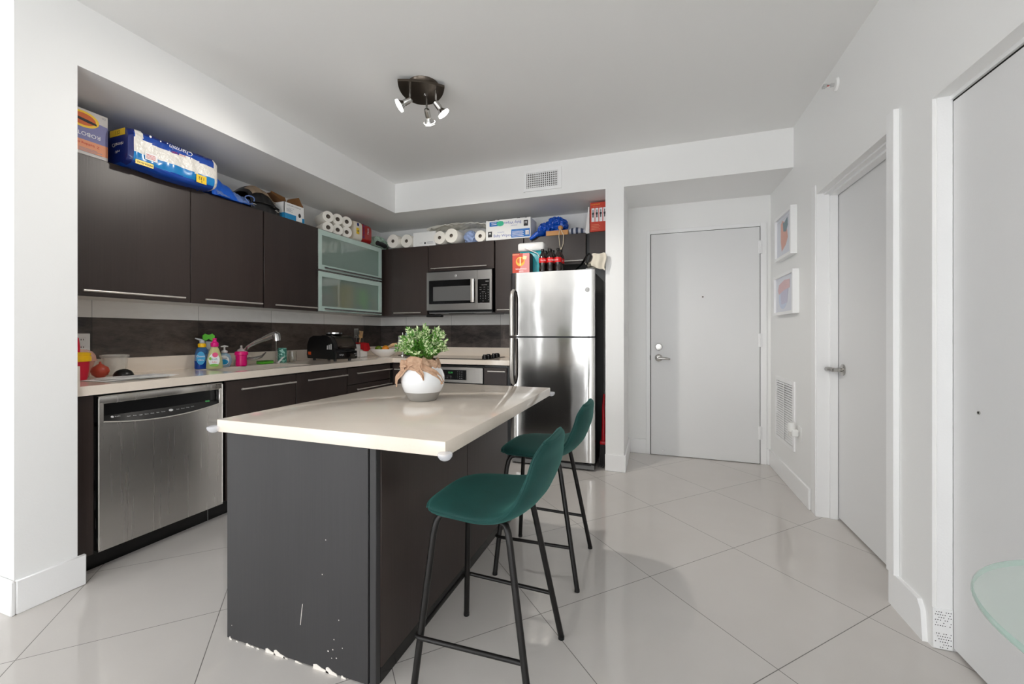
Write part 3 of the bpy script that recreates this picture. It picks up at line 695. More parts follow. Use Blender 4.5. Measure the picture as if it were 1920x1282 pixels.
# ================================================================== BAR STOOLS
def make_stool(c, label):
    cx, cy = c
    T = thing('bar_stool', label, 'bar stool', (cx, cy, 0), 'green velvet bar stools at the island')
    prof = [(-.195, .588), (-.17, .600), (-.12, .606), (-.05, .603), (.02, .599), (.075, .602), (.118, .618), (.152, .648), (.176, .69), (.194, .735), (.200, .772), (.206, .800), (.208, .815)]
    hw = [.120, .152, .178, .196, .205, .206, .204, .201, .197, .190, .177, .156, .115]
    th = [.040, .048, .050, .045, .045, .045, .045, .044, .042, .040, .037, .034, .028]
    wrap = [.0, .0, .002, .006, .012, .018, .024, .028, .030, .030, .026, .018, .010]      # edges curl up / forward
    # smooth resample with Catmull-Rom
    def cr(a, t):
        n = len(a)-1; i = min(int(t*n), n-1); f = t*n-i
        p0, p1, p2, p3 = a[max(i-1, 0)], a[i], a[i+1], a[min(i+2, n)]
        return .5*(2*p1+(p2-p0)*f+(2*p0-5*p1+4*p2-p3)*f*f+(3*p1-p0-3*p2+p3)*f**3)
    xs = [p[0] for p in prof]; zs = [p[1] for p in prof]
    NS, NR = 54, 40; rings = []; edge = []
    for i in range(NS+1):
        t = i/NS; x, z = cr(xs, t), cr(zs, t); d = V((cr(xs, min(1, t+.01))-cr(xs, max(0, t-.01)), 0, cr(zs, min(1, t+.01))-cr(zs, max(0, t-.01)))).normalized()
        nrm = V((-d.z, 0, d.x)); w, h, wr = cr(hw, t), cr(th, t), cr(wrap, t)
        e = 1.0
        ring = []
        for j in range(NR):
            a = 2*pi*j/NR; ca, sa = cos(a), sin(a)
            yy = w*math.copysign(abs(ca)**.55, ca); q = math.copysign(abs(sa)**.8, sa)*h/2-h/2
            ring.append(V((cx+x, cy+yy, z))+nrm*(q+wr*(yy/w)**2 if w > 0 else q))
        rings.append(ring)
    # rounded caps at front and top
    def capring(r, k, back):
        c0 = sum(r, V())/len(r); d = (rings[1][0]-rings[0][0]).normalized()*-1 if not back else (rings[-1][0]-rings[-2][0]).normalized()
        return [c0+(p-c0)*s+d*q for s, q in ((k, 0),) for p in r], d
    out = []
    for s, q in ((.70, .020), (.88, .014), (.96, .007)):
        r, d = capring(rings[0], s, False); out.append([p+d*q for p in r])
    tail = []
    for s, q in ((.96, .006), (.86, .012), (.62, .018)):
        r, d = capring(rings[-1], s, True); tail.append([p+d*q for p in r])
    P = Part().ring_loft(out+rings+tail, 'velvet'); st = P.build('seat_shell', T, angle=80)
    seam = [r[0]+V((0, 0, .001)) for r in rings]; seam2 = [r[NR//2]+V((0, 0, .001)) for r in rings]
    allr = out+rings+tail
    loop = [r[0] for r in allr]+[r[NR//2] for r in allr[::-1]]; loop.append(loop[0])
    Part().tube(loop, .0035, 'velvet', 6).build('piping', st)
    # frame
    P = Part(); zt = .553
    P.tube([(cx-.135, cy-.115, zt), (cx-.135, cy+.115, zt)], .010, 'black_metal', 10).tube([(cx+.085, cy-.115, zt), (cx+.085, cy+.115, zt)], .010, 'black_metal', 10).tube([(cx-.135, cy, zt), (cx+.085, cy, zt)], .009, 'black_metal', 10); P.build('seat_frame', T)
    for sx, sy in ((-1, -1), (1, -1), (-1, 1), (1, 1)):
        tx = cx+(-.135 if sx < 0 else .085); ty = cy+sy*.115
        fx, fy = cx+sx*.197, cy+sy*.195
        pts = [(tx-sx*.01, ty, zt), (tx+sx*.006, ty+sy*.006, zt-.004), (tx+sx*.016, ty+sy*.014, zt-.022), (tx+sx*.024, ty+sy*.019, zt-.06), (fx, fy, .008)]
        lg = Part().tube(pts, [.011]*5, 'black_metal', 12).build('leg', T)
        Part().cyl((fx, fy, 0), (fx, fy, .010), .012, 'black_plastic', seg=12).build('foot_cap', lg)
    z = .178; f = 1-z/.5; fx = .197-(.197-.155)*z/.5; bx = .197-(.197-.108)*z/.5; yy = .195-(.195-.135)*z/.5
    pts = [(cx+bx, cy-yy, z), (cx-fx, cy-yy-.012, z), (cx-fx-.014, cy-yy-.006, z), (cx-fx-.015, cy-yy+.01, z), (cx-fx-.015, cy+yy-.01, z), (cx-fx-.014, cy+yy+.006, z), (cx-fx, cy+yy+.012, z), (cx+bx, cy+yy, z)]
    Part().tube(pts, .0075, 'black_metal', 10).build('footrest', T)
    return T
st1 = make_stool((-.530, 1.320), 'green velvet bar stool nearer the camera, in front')
st2 = dup(st1, (.006, .690, 0), 'green velvet bar stool farther back, standing near the fridge')
# ================================================================== POTTED PLANT
m = mat('glaze_white', (236, 238, 240), .16, coat=.4); t = NT(m); t.bump(t.noise(t.mapping(t.pos(), (1, 1, 60)), 3, 2), .15, .004)
m = mat('stone_grey', (150, 147, 142), .7)
m = mat('burlap', (186, 152, 124), .9); t = NT(m); w = t.noise(t.mapping(t.pos(), (1, 1, 1)), 90, 3); t.col(t.mix(w, srgb(160, 122, 94), srgb(212, 180, 154))); t.bump(w, .5, .003)
mat('soil', (60, 44, 34), .95)
px, py, pz = -1.055, 1.715, .832
T = thing('potted_plant', 'bushy green artificial plant in round white pot on island', 'plant', (px, py, pz))
pot = Part().lathe([(.078, .034), (.088, .044), (.0985, .070), (.104, .095), (.102, .120), (.093, .144), (.078, .162), (.072, .172), (.070, .186), (.064, .186), (.064, .165), (.02, .160), (.001, .160)], (px, py, pz), 'glaze_white', 48, cap0=True, cap1=False).build('pot', T, angle=60)
Part().lathe([(.001, 0), (.062, 0), (.066, .003), (.0785, .030), (.0872, .0435), (.06, .0435), (.001, .0435)], (px, py, pz), 'stone_grey', 48).build('pot_base', pot)
Part().lathe([(.001, .175), (.062, .175), (.063, .168)], (px, py, pz), 'soil', 24).build('soil', T)
# burlap wrap tied round the neck with a bow
P = Part()
def wrapf(u, v):
    a = 2*pi*u; r = .082+.006*sin(v*pi)+.004*sin(7*a+3*v)+.003*sin(13*a-5*v)-.010*v; z = .150+.050*v+.006*sin(5*a)+.003*sin(11*a+v*6)
    return V((px+r*cos(a), py+r*sin(a), pz+z))
P.sheet(wrapf, 73, 12, 'burlap')
def strand(pts, w0, w1, ph):
    """loose flat strip of cloth along pts"""
    def fn(u, v):
        n = len(pts)-1; i = min(int(u*n), n-1); f = u*n-i; p = V(pts[i]).lerp(V(pts[i+1]), f); d = (V(pts[i+1])-V(pts[i])).normalized()
        out = V((p.x-px, p.y-py, 0)).normalized(); s = d.cross(out).normalized(); w = w0+(w1-w0)*u
        return p+s*(v-.5)*w+out*(.004*sin(v*9+ph)+.003*sin(u*11+ph))
    P.sheet(fn, 24, 8, 'burlap', .0012)
cf = V((-sin(radians(19.28)), cos(radians(19.28)), 0)); cr_ = V((cos(radians(19.28)), sin(radians(19.28)), 0)); pc = V((px, py, pz))
def loc(r, out, z): return pc+cr_*r-cf*out+Z*z
strand([loc(-.050, .078, .172), loc(-.078, .070, .150), loc(-.104, .062, .115), loc(-.118, .050, .078)], .030, .040, 0)
strand([loc(-.045, .084, .176), loc(-.005, .094, .158), loc(.018, .101, .135), loc(.026, .105, .105)], .045, .004, 1)
strand([loc(-.045, .082, .172), loc(.02, .092, .160), loc(.065, .074, .138), loc(.092, .048, .108), loc(.100, .030, .085)], .040, .022, 2)
strand([loc(-.055, .080, .170), loc(-.050, .092, .186), loc(-.025, .098, .196), loc(.012, .098, .182), loc(-.02, .094, .165)], .036, .05, 3)
strand([loc(-.045, .082, .168), loc(-.072, .082, .182), loc(-.088, .072, .170), loc(-.065, .08, .158)], .044, .034, 4)
P.build('burlap_wrap', T)
# foliage: stems with whorls of small pale-tipped leaves
mat('leaf_green', (92, 152, 48), .55); mat('leaf_dark', (76, 132, 48), .55); mat('leaf_pale', (216, 230, 182), .55); mat('stem_green', (110, 140, 60), .6)
P = Part(); random.seed(21)
def leaf(p, d, L, w, m):
    d = d.normalized(); s = d.cross(V((random.uniform(-1, 1), random.uniform(-1, 1), random.uniform(-1, 1)))).normalized(); n = s.cross(d)
    P.add([p, p+d*L*.45+s*w+n*w*.25, p+d*L, p+d*L*.45-s*w+n*w*.25], [(0, 1, 2, 3)], m)
for k in range(135):
    a = random.uniform(0, 2*pi); ph = math.acos(random.uniform(-.18, 1)); R = random.uniform(.066, .120)
    d = V((sin(ph)*cos(a)*1.03, sin(ph)*sin(a)*1.03, cos(ph)*.98+.02))
    p0 = V((px+.03*cos(a), py+.03*sin(a), pz+.185)); p1 = V((px, py, pz+.245))+d*R
    mid = (p0+p1)/2+V((0, 0, .02))
    P.tube([p0, mid, p1], [.0012, .001, .0006], 'stem_green', 4, False)
    for q in range(13):
        f = .35+.65*q/12; c = p0.lerp(mid, f*2) if f < .5 else mid.lerp(p1, f*2-1)
        for _ in range(3 if q < 12 else 6):
            ld = (d*random.uniform(.2, 1)+V((random.uniform(-1, 1), random.uniform(-1, 1), random.uniform(-.6, 1)))).normalized()
            mm = ('leaf_dark', 'leaf_green', 'leaf_green')[random.randrange(3)] if f < .66 else ('leaf_green', 'leaf_pale', 'leaf_pale', 'leaf_dark', 'leaf_pale')[random.randrange(5)]
            leaf(c, ld, random.uniform(.013, .022), random.uniform(.0032, .0052), mm)
P.build('foliage', T, flat=True, fix=False)
# ================================================================== CEILING SPOT LAMP
lc = V((-1.335, 2.19, CEIL))
T = thing('ceiling_spot_lamp', 'dark nickel ceiling lamp with three lit spot heads', 'ceiling lamp', (lc.x, lc.y, 2.42))
# canopy plate: rounded triangle-like plate just under the ceiling
P = Part()
poly = [(.136*cos(pi*k/24), .222*sin(pi*k/24)**.85) for k in range(25)]
poly += [(-.136+.272*k/10, -.022*sin(pi*k/10)) for k in range(1, 10)]
lc = V((-1.307, 2.107, CEIL))
rp = Matrix.Rotation(radians(13), 3, 'Z'); P.prism(poly, lc-Z*.036, rp @ cr_, rp @ cf, (0, 0, .014), 'dark_nickel'); P.build('canopy', T)
P = Part().lathe([(.001, -.022), (.080, -.022), (.090, -.012), (.093, 0), (.001, 0)], lc+cf*.065, 'dark_nickel', 28); P.build('ceiling_rose', T)
P = Part().lathe([(.001, -.010), (.007, -.006), (.008, 0), (.001, 0)], lc-Z*.036+cf*.10, 'chrome', 14); P.build('cap_nut', T)
def head(r, out, zl, aim, power=58):
    top = lc+cr_*r-cf*out-Z*.036; end = top-Z*zl; aim = (cr_*aim[0]-cf*aim[1]+Z*aim[2]).normalized()
    h = Part().cyl(top, end, .0065, 'nickel', seg=12).build('stem', T)
    P = Part(); b = end-aim*.012
    P.tube([b, b+aim*.008, b+aim*.05, b+aim*.058], [.010, .0175, .0185, .016], 'nickel', 20); P.build('lamp_socket', T)
    P = Part(); b2 = b+aim*.056
    P.tube([b2, b2+aim*.012, b2+aim*.030, b2+aim*.034], [.017, .024, .038, .040], 'chrome', 24, cap=False); P.build('lamp_ring', T)
    P = Part(); b3 = b+aim*.082
    P.tube([b3, b3+aim*.010, b3+aim*.014], [.037, .037, .026], 'bulb_face', 24); P.build('bulb', T)
    L = bpy.data.lights.new('spot', 'SPOT'); L.energy = power; L.spot_size = radians(85); L.spot_blend = .9; L.shadow_soft_size = .03; L.color = (1, .95, .88)
    o = bpy.data.objects.new('spot_light', L); COL.objects.link(o); o.location = b3+aim*.03; o.rotation_euler = aim.to_track_quat('-Z', 'Y').to_euler()
head(-.075, -.034, .072, (-.82, .15, -.55), 30); head(.002, -.145, .075, (.10, -.72, -.68)); head(.075, -.055, .078, (.60, -.22, -.75))
# ================================================================== GLASS TABLE (right foreground)
gx, gy, gr, gz = .738, .742, .285, .742
T = thing('glass_table', 'round clear glass table at the lower right', 'table', (gx, gy, 0))
tt = Part().lathe([(.001, -.011), (gr-.003, -.011), (gr-.003, 0), (.001, 0)], (gx, gy, gz), 'table_glass', 96).build('tabletop', T, angle=50)
Part().lathe([(gr-.003, -.011), (gr-.0007, -.009), (gr, -.0055), (gr-.0007, -.002), (gr-.003, 0)], (gx, gy, gz), 'table_glass_edge', 96, cap0=False, cap1=False).build('polished_edge', tt, angle=60)
Part().lathe([(.001, 0), (.20, 0), (.20, .006), (.03, .014), (.022, .03), (.022, gz-.036), (.05, gz-.022), (.05, gz-.0115), (.001, gz-.0115)], (gx, gy, 0), 'chrome', 36).build('pedestal', T)
# ================================================================== WALL FITTINGS
T = thing('supply_vent', 'white square-mesh air vent on the soffit front', 'vent', (-.94, SY, 2.42))
vx0, vx1, vz0, vz1 = -1.113, -.767, 2.424, 2.611
P = Part()
for b in ((vx0, vx1, vz0, vz0+.028), (vx0, vx1, vz1-.026, vz1), (vx0, vx0+.027, vz0+.028, vz1-.026), (vx1-.033, vx1, vz0+.028, vz1-.026)): P.box(b[0], b[1], SY-.010, SY, b[2], b[3], 'trim_paint')
P.build('frame', T)

Part().box(vx0+.025, vx1-.03, SY-.001, SY-.0002, vz0+.026, vz1-.024, 'vent_inside').build('backing', T)
P = Part()
for k in range(15): q = vx0+.034+k*.0192; P.box(q, q+.0075, SY-.009, SY-.004, vz0+.026, vz1-.024, 'trim_paint')
for k in range(7): q = vz0+.038+k*.0192; P.box(vx0+.025, vx1-.03, SY-.004, SY-.001, q, q+.006, 'trim_paint')
P.build('louvres', T)
T = thing('return_vent', 'white louvred return air grille low on the right wall', 'vent', (XR, 3.71, .29))
wy0, wy1, wz0, wz1 = 3.47, 3.95, .293, .80
P = Part()
for b in ((wy0, wy1, wz0, wz0+.03), (wy0, wy1, wz1-.03, wz1), (wy0, wy0+.035, wz0+.03, wz1-.03), (wy1-.03, wy1, wz0+.03, wz1-.03)): P.box(XR-.010, XR, b[0], b[1], b[2], b[3], 'trim_paint')
P.box(XR-.0112, XR-.0105, (wy0+wy1)/2-.008, (wy0+wy1)/2+.008, wz0+.031, wz1-.031, 'trim_paint')
P.build('frame', T)
Part().box(XR-.0012, XR-.0003, wy0+.03, wy1-.03, wz0+.03, wz1-.03, 'vent_inside').build('backing', T)
P = Part()
for k in range(24):
    z = wz0+.034+k*.0185; P.prism([(-.001, .004), (-.0095, -.005), (-.0095, -.0035), (-.001, .0055)], (XR-.001, wy0+.036, z+.006), X, Z, Y*(wy1-wy0-.068), 'trim_paint')
P.build('louvres', T)
T = thing('plug_in_freshener', 'white plug-in air freshener in a low right wall socket', 'air freshener', (XR, 3.38, .40))
Part().box(XR-.006, XR, 3.33, 3.405, .385, .50, 'white_plastic', .003, 1).build('socket_plate', T)
P = Part().box(XR-.05, XR-.007, 3.355, 3.40, .425, .475, 'white_plastic', .012, 3).lathe([(.001, 0), (.021, .002), (.024, .03), (.020, .065), (.001, .068)], (XR-.045, 3.395, .455), 'white_plastic', 20); P.build('body', T)
Part().lathe([(.001, 0), (.018, 0), (.021, .012), (.019, .028), (.001, .028)], (XR-.045, 3.395, .426), 'clear_plastic', 18).build('oil_bottle', T)
T = thing('sprinkler_head', 'small chrome sprinkler head high on the right wall', 'sprinkler', (XR, 2.755, 2.545))
Part().lathe([(.001, 0), (.036, 0), (.030, .010), (.012, .014), (.001, .014)], (XR, 2.755, 2.545), 'white_plastic', 28, Matrix.Rotation(-pi/2, 4, 'Y')).build('escutcheon', T)
P = Part().cyl((XR-.012, 2.755, 2.545), (XR-.03, 2.755, 2.545), .010, 'chrome', seg=12)
for s in (-1, 1): P.tube([(XR-.03, 2.755+s*.008, 2.545), (XR-.045, 2.755+s*.014, 2.545), (XR-.06, 2.755, 2.545)], .0025, 'chrome', 6)
P.box(XR-.066, XR-.05, 2.74, 2.77, 2.538, 2.552, 'chrome', .001, 1); P.cyl((XR-.035, 2.755, 2.545), (XR-.055, 2.755, 2.545), .003, 'red_plastic', seg=8); P.build('nozzle', T)
T = thing('light_switch', 'white light switch on the stub wall inside the entry', 'light switch', (-.242, 3.80, 1.12))
Part().box(-.242, -.237, 3.765, 3.835, 1.13, 1.245, 'white_plastic', .002, 1).build('plate', T); Part().box(-.238, -.233, 3.786, 3.814, 1.155, 1.22, 'white_plastic', .002, 1).build('rocker', T)
# framed abstract prints
mat('art_white', (222, 224, 232), .5); mat('art_salmon', (224, 176, 162), .6); mat('art_teal', (140, 160, 166), .6); mat('art_lilac', (202, 200, 218), .6); mat('art_mauve', (222, 190, 192), .6); mat('art_blue', (206, 214, 232), .6); mat('art_mat_grey', (205, 205, 206), .5)
def picture(y0, y1, z0, z1, label, shapes, tilt=0):
    T = thing('framed_print', label, 'picture', (XR, (y0+y1)/2, z0), 'white framed prints on the right wall')
    fd = .042; fw = .022
    P = Part()
    for b in ((y0, y1, z0, z0+fw), (y0, y1, z1-fw, z1), (y0, y0+fw, z0+fw, z1-fw), (y1-fw, y1, z0+fw, z1-fw)): P.box(XR-fd, XR-.001, b[0], b[1], b[2], b[3], 'trim_paint')
    P.build('frame', T)
    P = Part().box(XR-.026, XR-.002, y0+fw, y1-fw, z0+fw, z1-fw, 'art_white')
    for k, (poly, m) in enumerate(shapes): P.prism([(y1-(y1-y0)*a, z0+(z1-z0)*b) for a, b in poly], (XR-.0262-.0004*(k+1), 0, 0), Y, Z, X*.0003, m)
    P.build('print', T)
def ell(cx, cz, a, b, rot=0, n=18, f=None): return [(cx+a*cos(2*pi*k/n)*cos(rot)-b*sin(2*pi*k/n)*sin(rot), cz+a*cos(2*pi*k/n)*sin(rot)+b*sin(2*pi*k/n)*cos(rot)) for k in range(n)]
picture(3.425, 3.85, 1.728, 2.075, 'upper white framed print with a teal and salmon shape', [
    ([(0, .87), (1, .87), (1, .878), (0, .878)], 'art_mat_grey'),
    ([(.30, .80), (.40, .86), (.5, .80), (.66, .62), (.72, .42), (.6, .28), (.36, .18), (.30, .4)], 'art_salmon'),
    ([(.42, .82), (.5, .78), (.7, .86), (.72, .68), (.62, .56), (.46, .6)], 'art_teal')])
picture(3.38, 3.88, 1.297, 1.612, 'lower white framed print with a pink and lilac pot shape', [
    (ell(.42, .42, .22, .28), 'art_blue'), ([(.28, .66), (.7, .66), (.64, .28), (.34, .26)], 'art_lilac'),
    ([(.16, .62), (.22, .76), (.5, .84), (.76, .82), (.76, .62), (.5, .60), (.22, .52)], 'art_mauve')])
# ================================================================== ON TOP OF THE WALL CABINETS (left)
TZ = UT+.0005
mat('box_violet', (122, 122, 168), .5); mat('box_orange', (226, 150, 110), .5); mat('box_grey', (206, 202, 200), .55); mat('logo_yellow', (244, 200, 40), .45); mat('logo_orange', (208, 100, 40), .5); mat('print_grey', (150, 150, 160), .6); mat('print_dark', (40, 40, 44), .6); mat('print_red', (200, 50, 44), .5); mat('print_white', (245, 245, 245), .5)
P = Part(); bx = -2.800; P.box(-3.05, bx, 1.13, 1.366, TZ, 2.320, 'box_grey', .002, 1)
f = bx+.0006
P.quad((f, 1.131, 2.10), (f, 1.365, 2.10), (f, 1.365, 2.16), (f, 1.131, 2.16), 'box_orange').quad((f, 1.131, 2.16), (f, 1.365, 2.16), (f, 1.365, 2.262), (f, 1.131, 2.285), 'box_violet')
P.disc((f+.0006, 1.262, 2.266), Y, Z, .066, 'logo_yellow', 28, .042).disc((f+.0012, 1.262, 2.266), Y, Z, .052, 'logo_orange', 28, .031)
P.prism([(-.055, .012), (-.02, .006), (.02, .001), (.055, -.006), (.055, -.016), (.02, -.014), (-.03, -.006), (-.055, -.004)], (f+.0018, 1.262, 2.266), Y, Z, X*.0003, 'print_dark')
P.text('ROBOTIX', (f+.001, 1.272, 2.192), -Y, -Z, .020, 'print_white').text('Z  building set', (f+.001, 1.28, 2.140), -Y, -Z, .012, 'print_red')
for k in range(4): P.box(f, f+.0004, 1.245, 1.34-.02*(k % 2), 2.098+k*.006, 2.1005+k*.006, 'print_grey')
P.text('A2', (f+.001, 1.348, 2.304), Y, Z, .01, 'print_grey')
tag(P.build('toy_box'), 'orange and violet carton with oval yellow logo, far left', 'box')
# toilet-roll multipack lying on its side
mat('wrap_blue', (22, 72, 168), .22, coat=.4); mat('wrap_navy', (18, 38, 112), .22, coat=.4); mat('wrap_sky', (24, 130, 200), .22, coat=.4); mat('badge_yellow', (246, 206, 36), .35)
T = thing('toilet_roll_pack', 'large blue and white toilet roll multipack, overhanging cabinet', 'toilet paper pack', (-2.85, 1.645, TZ))
px0, px1, py0, py1, pz0, pz1 = -2.995, -2.690, 1.405, 1.885, TZ, 2.290
# soft rounded bale; the face is banded: navy top, white window of rolls, sky-blue lower band
def bale(u_, v_):
    pass
P = Part(); NY = 96; NP = 120; rings = []
for i in range(NY+1):
    t = i/NY; y = py0+(py1-py0)*t; e = min(t, 1-t)*40; k = 1-.10*max(0, (1-e/3))**2
    dent = 1+.010*sin(t*pi*10)
    ring = []
    for j in range(NP):
        a = 2*pi*j/NP; ca, sa = cos(a), sin(a); q = .38
        xx = (px0+px1)/2+(px1-px0)/2*k*math.copysign(abs(ca)**q, ca)*dent; zz = (pz0+pz1)/2+(pz1-pz0)/2*k*math.copysign(abs(sa)**q, sa)
        zz += .004*noise.noise(V((y*22, a*3, 1)))*(1 if zz > pz0+.02 else 0); xx += .004*noise.noise(V((y*25, a*4, 5)))
        ring.append(V((xx, y, max(TZ-(.016*sin(pi*t) if xx > -2.79 else 0), zz-(.014*sin(pi*t) if xx > -2.79 and zz < pz0+.05 else 0)))))
    rings.append(ring)
vs = [p for r in rings for p in r]; groups = {}
for i in range(NY):
    for j in range(NP):
        a = 2*pi*(j+.5)/NP; zc = sum((rings[i][j].z, rings[i][(j+1) % NP].z))/2; yv = (i+.5)/NY; front = cos(a) > .2
        h = (zc-pz0)/(pz1-pz0)
        if front:
            lo = .34+.025*sin(yv*17)+.03*noise.noise(V((yv*9, 1, 3))); hi = .68+.02*sin(yv*11+1)+.04*noise.noise(V((yv*8, 5, 2)))
            if yv < .04: mname = 'wrap_navy'
            elif lo < h < hi or (.05 < yv < .12+.02*sin(h*9) and h > .36) or (yv > .95-.02*h): mname = 'tissue_wrap'
            elif h >= hi: mname = 'wrap_navy' if h > .85 else 'wrap_blue'
            else: mname = 'wrap_sky' if h > .1 else 'wrap_blue'
        else: mname = 'wrap_blue'
        groups.setdefault(mname, []).append((i*NP+j, i*NP+(j+1) % NP, (i+1)*NP+(j+1) % NP, (i+1)*NP+j))
m = mat('tissue_wrap', (238, 234, 226), .25, coat=.5); t = NT(m); t.bump(t.noise(t.mapping(t.pos(), (1, 1, 1)), 26, 3, .6), .7, .012)
for mn, fs in groups.items(): P.add(vs, fs, mn)
P.add(rings[0], [tuple(range(NP))[::-1]], 'wrap_navy').add(rings[-1], [tuple(range(NP))], 'tissue_wrap')
fx = px1+.0035
P.text('Charmin', (fx+.001, 1.66, 2.252), -Y, -Z, .026, 'print_white', shear=.2).text('ULTRA SOFT', (fx+.001, 1.645, 2.225), -Y, -Z, .010, 'print_red')
P.box(fx-.002, fx, 1.745, 1.805, pz0+.012, pz0+.062, 'badge_yellow').text('132', (fx+.001, 1.775, pz0+.042), -Y, -Z, .018, 'print_dark').text('R', (fx+.001, 1.775, pz0+.022), -Y, -Z, .010, 'print_dark')
P.box(fx-.002, fx, 1.475, 1.535, pz0+.045, pz0+.085, 'print_white')
for k in range(4): P.box(fx, fx+.0004, 1.48, 1.525, pz0+.052+k*.007, pz0+.055+k*.007, 'print_red')
P.box(fx-.002, fx, 1.43, 1.515, pz0+.004, pz0+.028, 'badge_yellow').text('MEGA ROLL', (fx+.001, 1.472, pz0+.016), -Y, -Z, .010, 'print_dark')
for y, z, r in ((1.50, 2.262, .006), (1.55, 2.258, .0035), (1.585, 2.262, .003)): P.disc((fx+.0005, y, z), Y, Z, r, 'print_white', 14)
fy = py0-.002
P.box(-2.86, -2.73, fy, fy+.002, pz1-.05, pz1-.015, 'badge_yellow').text('132', (-2.79, fy-.001, pz1-.032), X, -Z, .02, 'print_dark').text('Charmin', (-2.79, fy-.001, pz0+.11), X, -Z, .02, 'print_white', shear=.2).text('Ultra', (-2.79, fy-.001, pz0+.07), X, -Z, .014, 'print_white')
P.build('wrapped_bale', T, fix=False)
# slumped blue bag
m = mat('bag_blue', (18, 92, 200), .3); mat('bag_film', (120, 150, 210), .1, alpha=.5)
def lump(name, label, cat, c, rad, m, seed, amp, freq, floor, crease=True, group=None, sub=5):
    P = Part().blob(c, rad, m, seed, amp, freq, sub, floor, crease); return tag(P.build(name), label, cat, group)
T = thing('blue_plastic_bag', 'slumped bright blue plastic bag beside the toilet roll pack', 'bag', (-2.9, 2.04, TZ))
P = Part(); random.seed(2)
def slump(u, v):
    y = 1.90+.27*u; top = 2.262-.165*u+.010*sin(u*14); x = -3.0+.225*v
    k = (v/.72)**.6 if v < .72 else 1-((v-.72)/.28)**2.2
    z = TZ+(top-TZ)*max(0, k)
    return V((x+.006*noise.noise(V((u*9, v*6, 8))), y, max(TZ, z+.006*noise.noise(V((u*7, v*7, 2)))*(k > .1))))
P.sheet(slump, 40, 30, 'bag_blue'); P.build('bag_body', T)
P = Part()
def film(u, v):
    y = 1.93+.27*u; z = TZ+.002+.07*v*(1-.25*u)+.016*abs(noise.noise(V((u*10, v*4, 3)))); x = -2.768+.02*sin(u*9+v*3)*.5-.05*v
    return V((x, y, z))
P.sheet(film, 36, 12, 'bag_film', .001); P.tube([(-2.765+.012*sin(k*.9), 2.16+.032*cos(k*2*pi/14), 2.118+.03*sin(k*2*pi/14)) for k in range(14)], .004, 'bag_film', 6); P.build('bag_gusset', T)
# black handbag
mat('bag_black', (20, 20, 21), .28, coat=.2); mat('bag_lining', (150, 130, 108), .85); mat('zip_metal', (200, 198, 190), .25, metal=1)
T = thing('black_handbag', 'black handbag with a beige panel lying on the cabinets', 'handbag', (-2.93, 2.33, TZ))
P = Part()
def hb(u, v):
    a = pi*v; y = 2.205+.245*u; prof = sin(pi*(.16+.80*u))**.55
    top = TZ+.205*prof; x = -2.95-.14*cos(a); z = TZ+(top-TZ)*sin(a)**.6
    return V((x+.006*noise.noise(V((u*8, v*5, 4))), y, max(TZ, z)))
P.sheet(hb, 34, 26, 'bag_black', .004); P.build('body', T)
P = Part()
def beige(u, v):
    y = 2.225+.20*u; b = hb(max(0, min(1, (y-2.205)/.245)), .58+.25*v); return b+V((.006+.004*sin(u*20), 0, .003))
P.sheet(beige, 24, 12, 'bag_lining', .003); P.build('front_panel', T)
P = Part().tube([(-2.802+.006*sin(k), 2.215+.022*k, TZ+.045+.016*sin(k*pi/10)) for k in range(11)], .010, 'bag_black', 8, flat=.5); P.build('strap', T)
P = Part()
for y, z in ((2.225, .028), (2.395, .052), (2.405, .03), (2.42, .022), (2.39, .088)): P.box(-2.800, -2.793, y-.012, y+.010, TZ+z-.003, TZ+z+.003, 'zip_metal', .001, 1)
P.build('zip_pulls', T)
# open carton
mat('carton_blue', (36, 142, 196), .5)
T = thing('open_carton', 'open white and blue carton with brown flaps up', 'box', (-2.93, 2.60, TZ))
P = Part(); a = (-3.04, -2.81, 2.490, 2.690, TZ, 2.215); th_ = .004
P.box(a[1]-th_, a[1], a[2], a[3], a[4], a[5], 'paper_white').box(a[0], a[0]+th_, a[2], a[3], a[4], a[5], 'cardboard').box(a[0], a[1], a[2], a[2]+th_, a[4], a[5], 'paper_white').box(a[0], a[1], a[3]-th_, a[3], a[4], a[5], 'cardboard').box(a[0], a[1], a[2], a[3], a[4], a[4]+th_, 'cardboard')
f = a[1]+.0006
P.quad((f, 2.491, TZ+.001), (f, 2.605, TZ+.001), (f, 2.605, TZ+.045), (f, 2.491, TZ+.045), 'carton_blue').quad((f, 2.665, TZ+.001), (f, 2.689, TZ+.001), (f, 2.689, TZ+.04), (f, 2.665, TZ+.04), 'carton_blue')
P.quad((a[0], a[2]-.0006, TZ+.001), (a[1], a[2]-.0006, TZ+.001), (a[1], a[2]-.0006, TZ+.045), (a[0], a[2]-.0006, TZ+.045), 'carton_blue')
P.text('KITCHEN  STORAGE', (f, 2.585, 2.196), Y, Z, .010, 'print_dark').text('24 pieces set', (f, 2.558, 2.176), Y, Z, .007, 'print_grey')
for k in range(4): P.box(f, f+.0004, 2.51, 2.57-.015*(k % 2), 2.145+k*.007, 2.1475+k*.007, 'print_grey')
P.disc((f+.0004, 2.64, TZ+.055), Y, Z, .013, 'print_dark', 16, .018); P.build('box_walls', T)
P = Part().prism([(0, 0), (.20, 0), (.165, .10), (.03, .115)], (a[0]+.05, a[2], a[5]), Y, Z, V((.004, 0, 0)), 'cardboard'); P.build('flap', T)
P = Part().add([(a[1], a[3]-.01, a[5]), (a[0], a[3]-.002, a[5]), (a[0]+.03, a[3]+.01, a[5]+.10), (a[1]-.07, a[3]+.008, a[5]+.10)], [(0, 1, 2, 3)], 'cardboard'); P.build('flap', T)
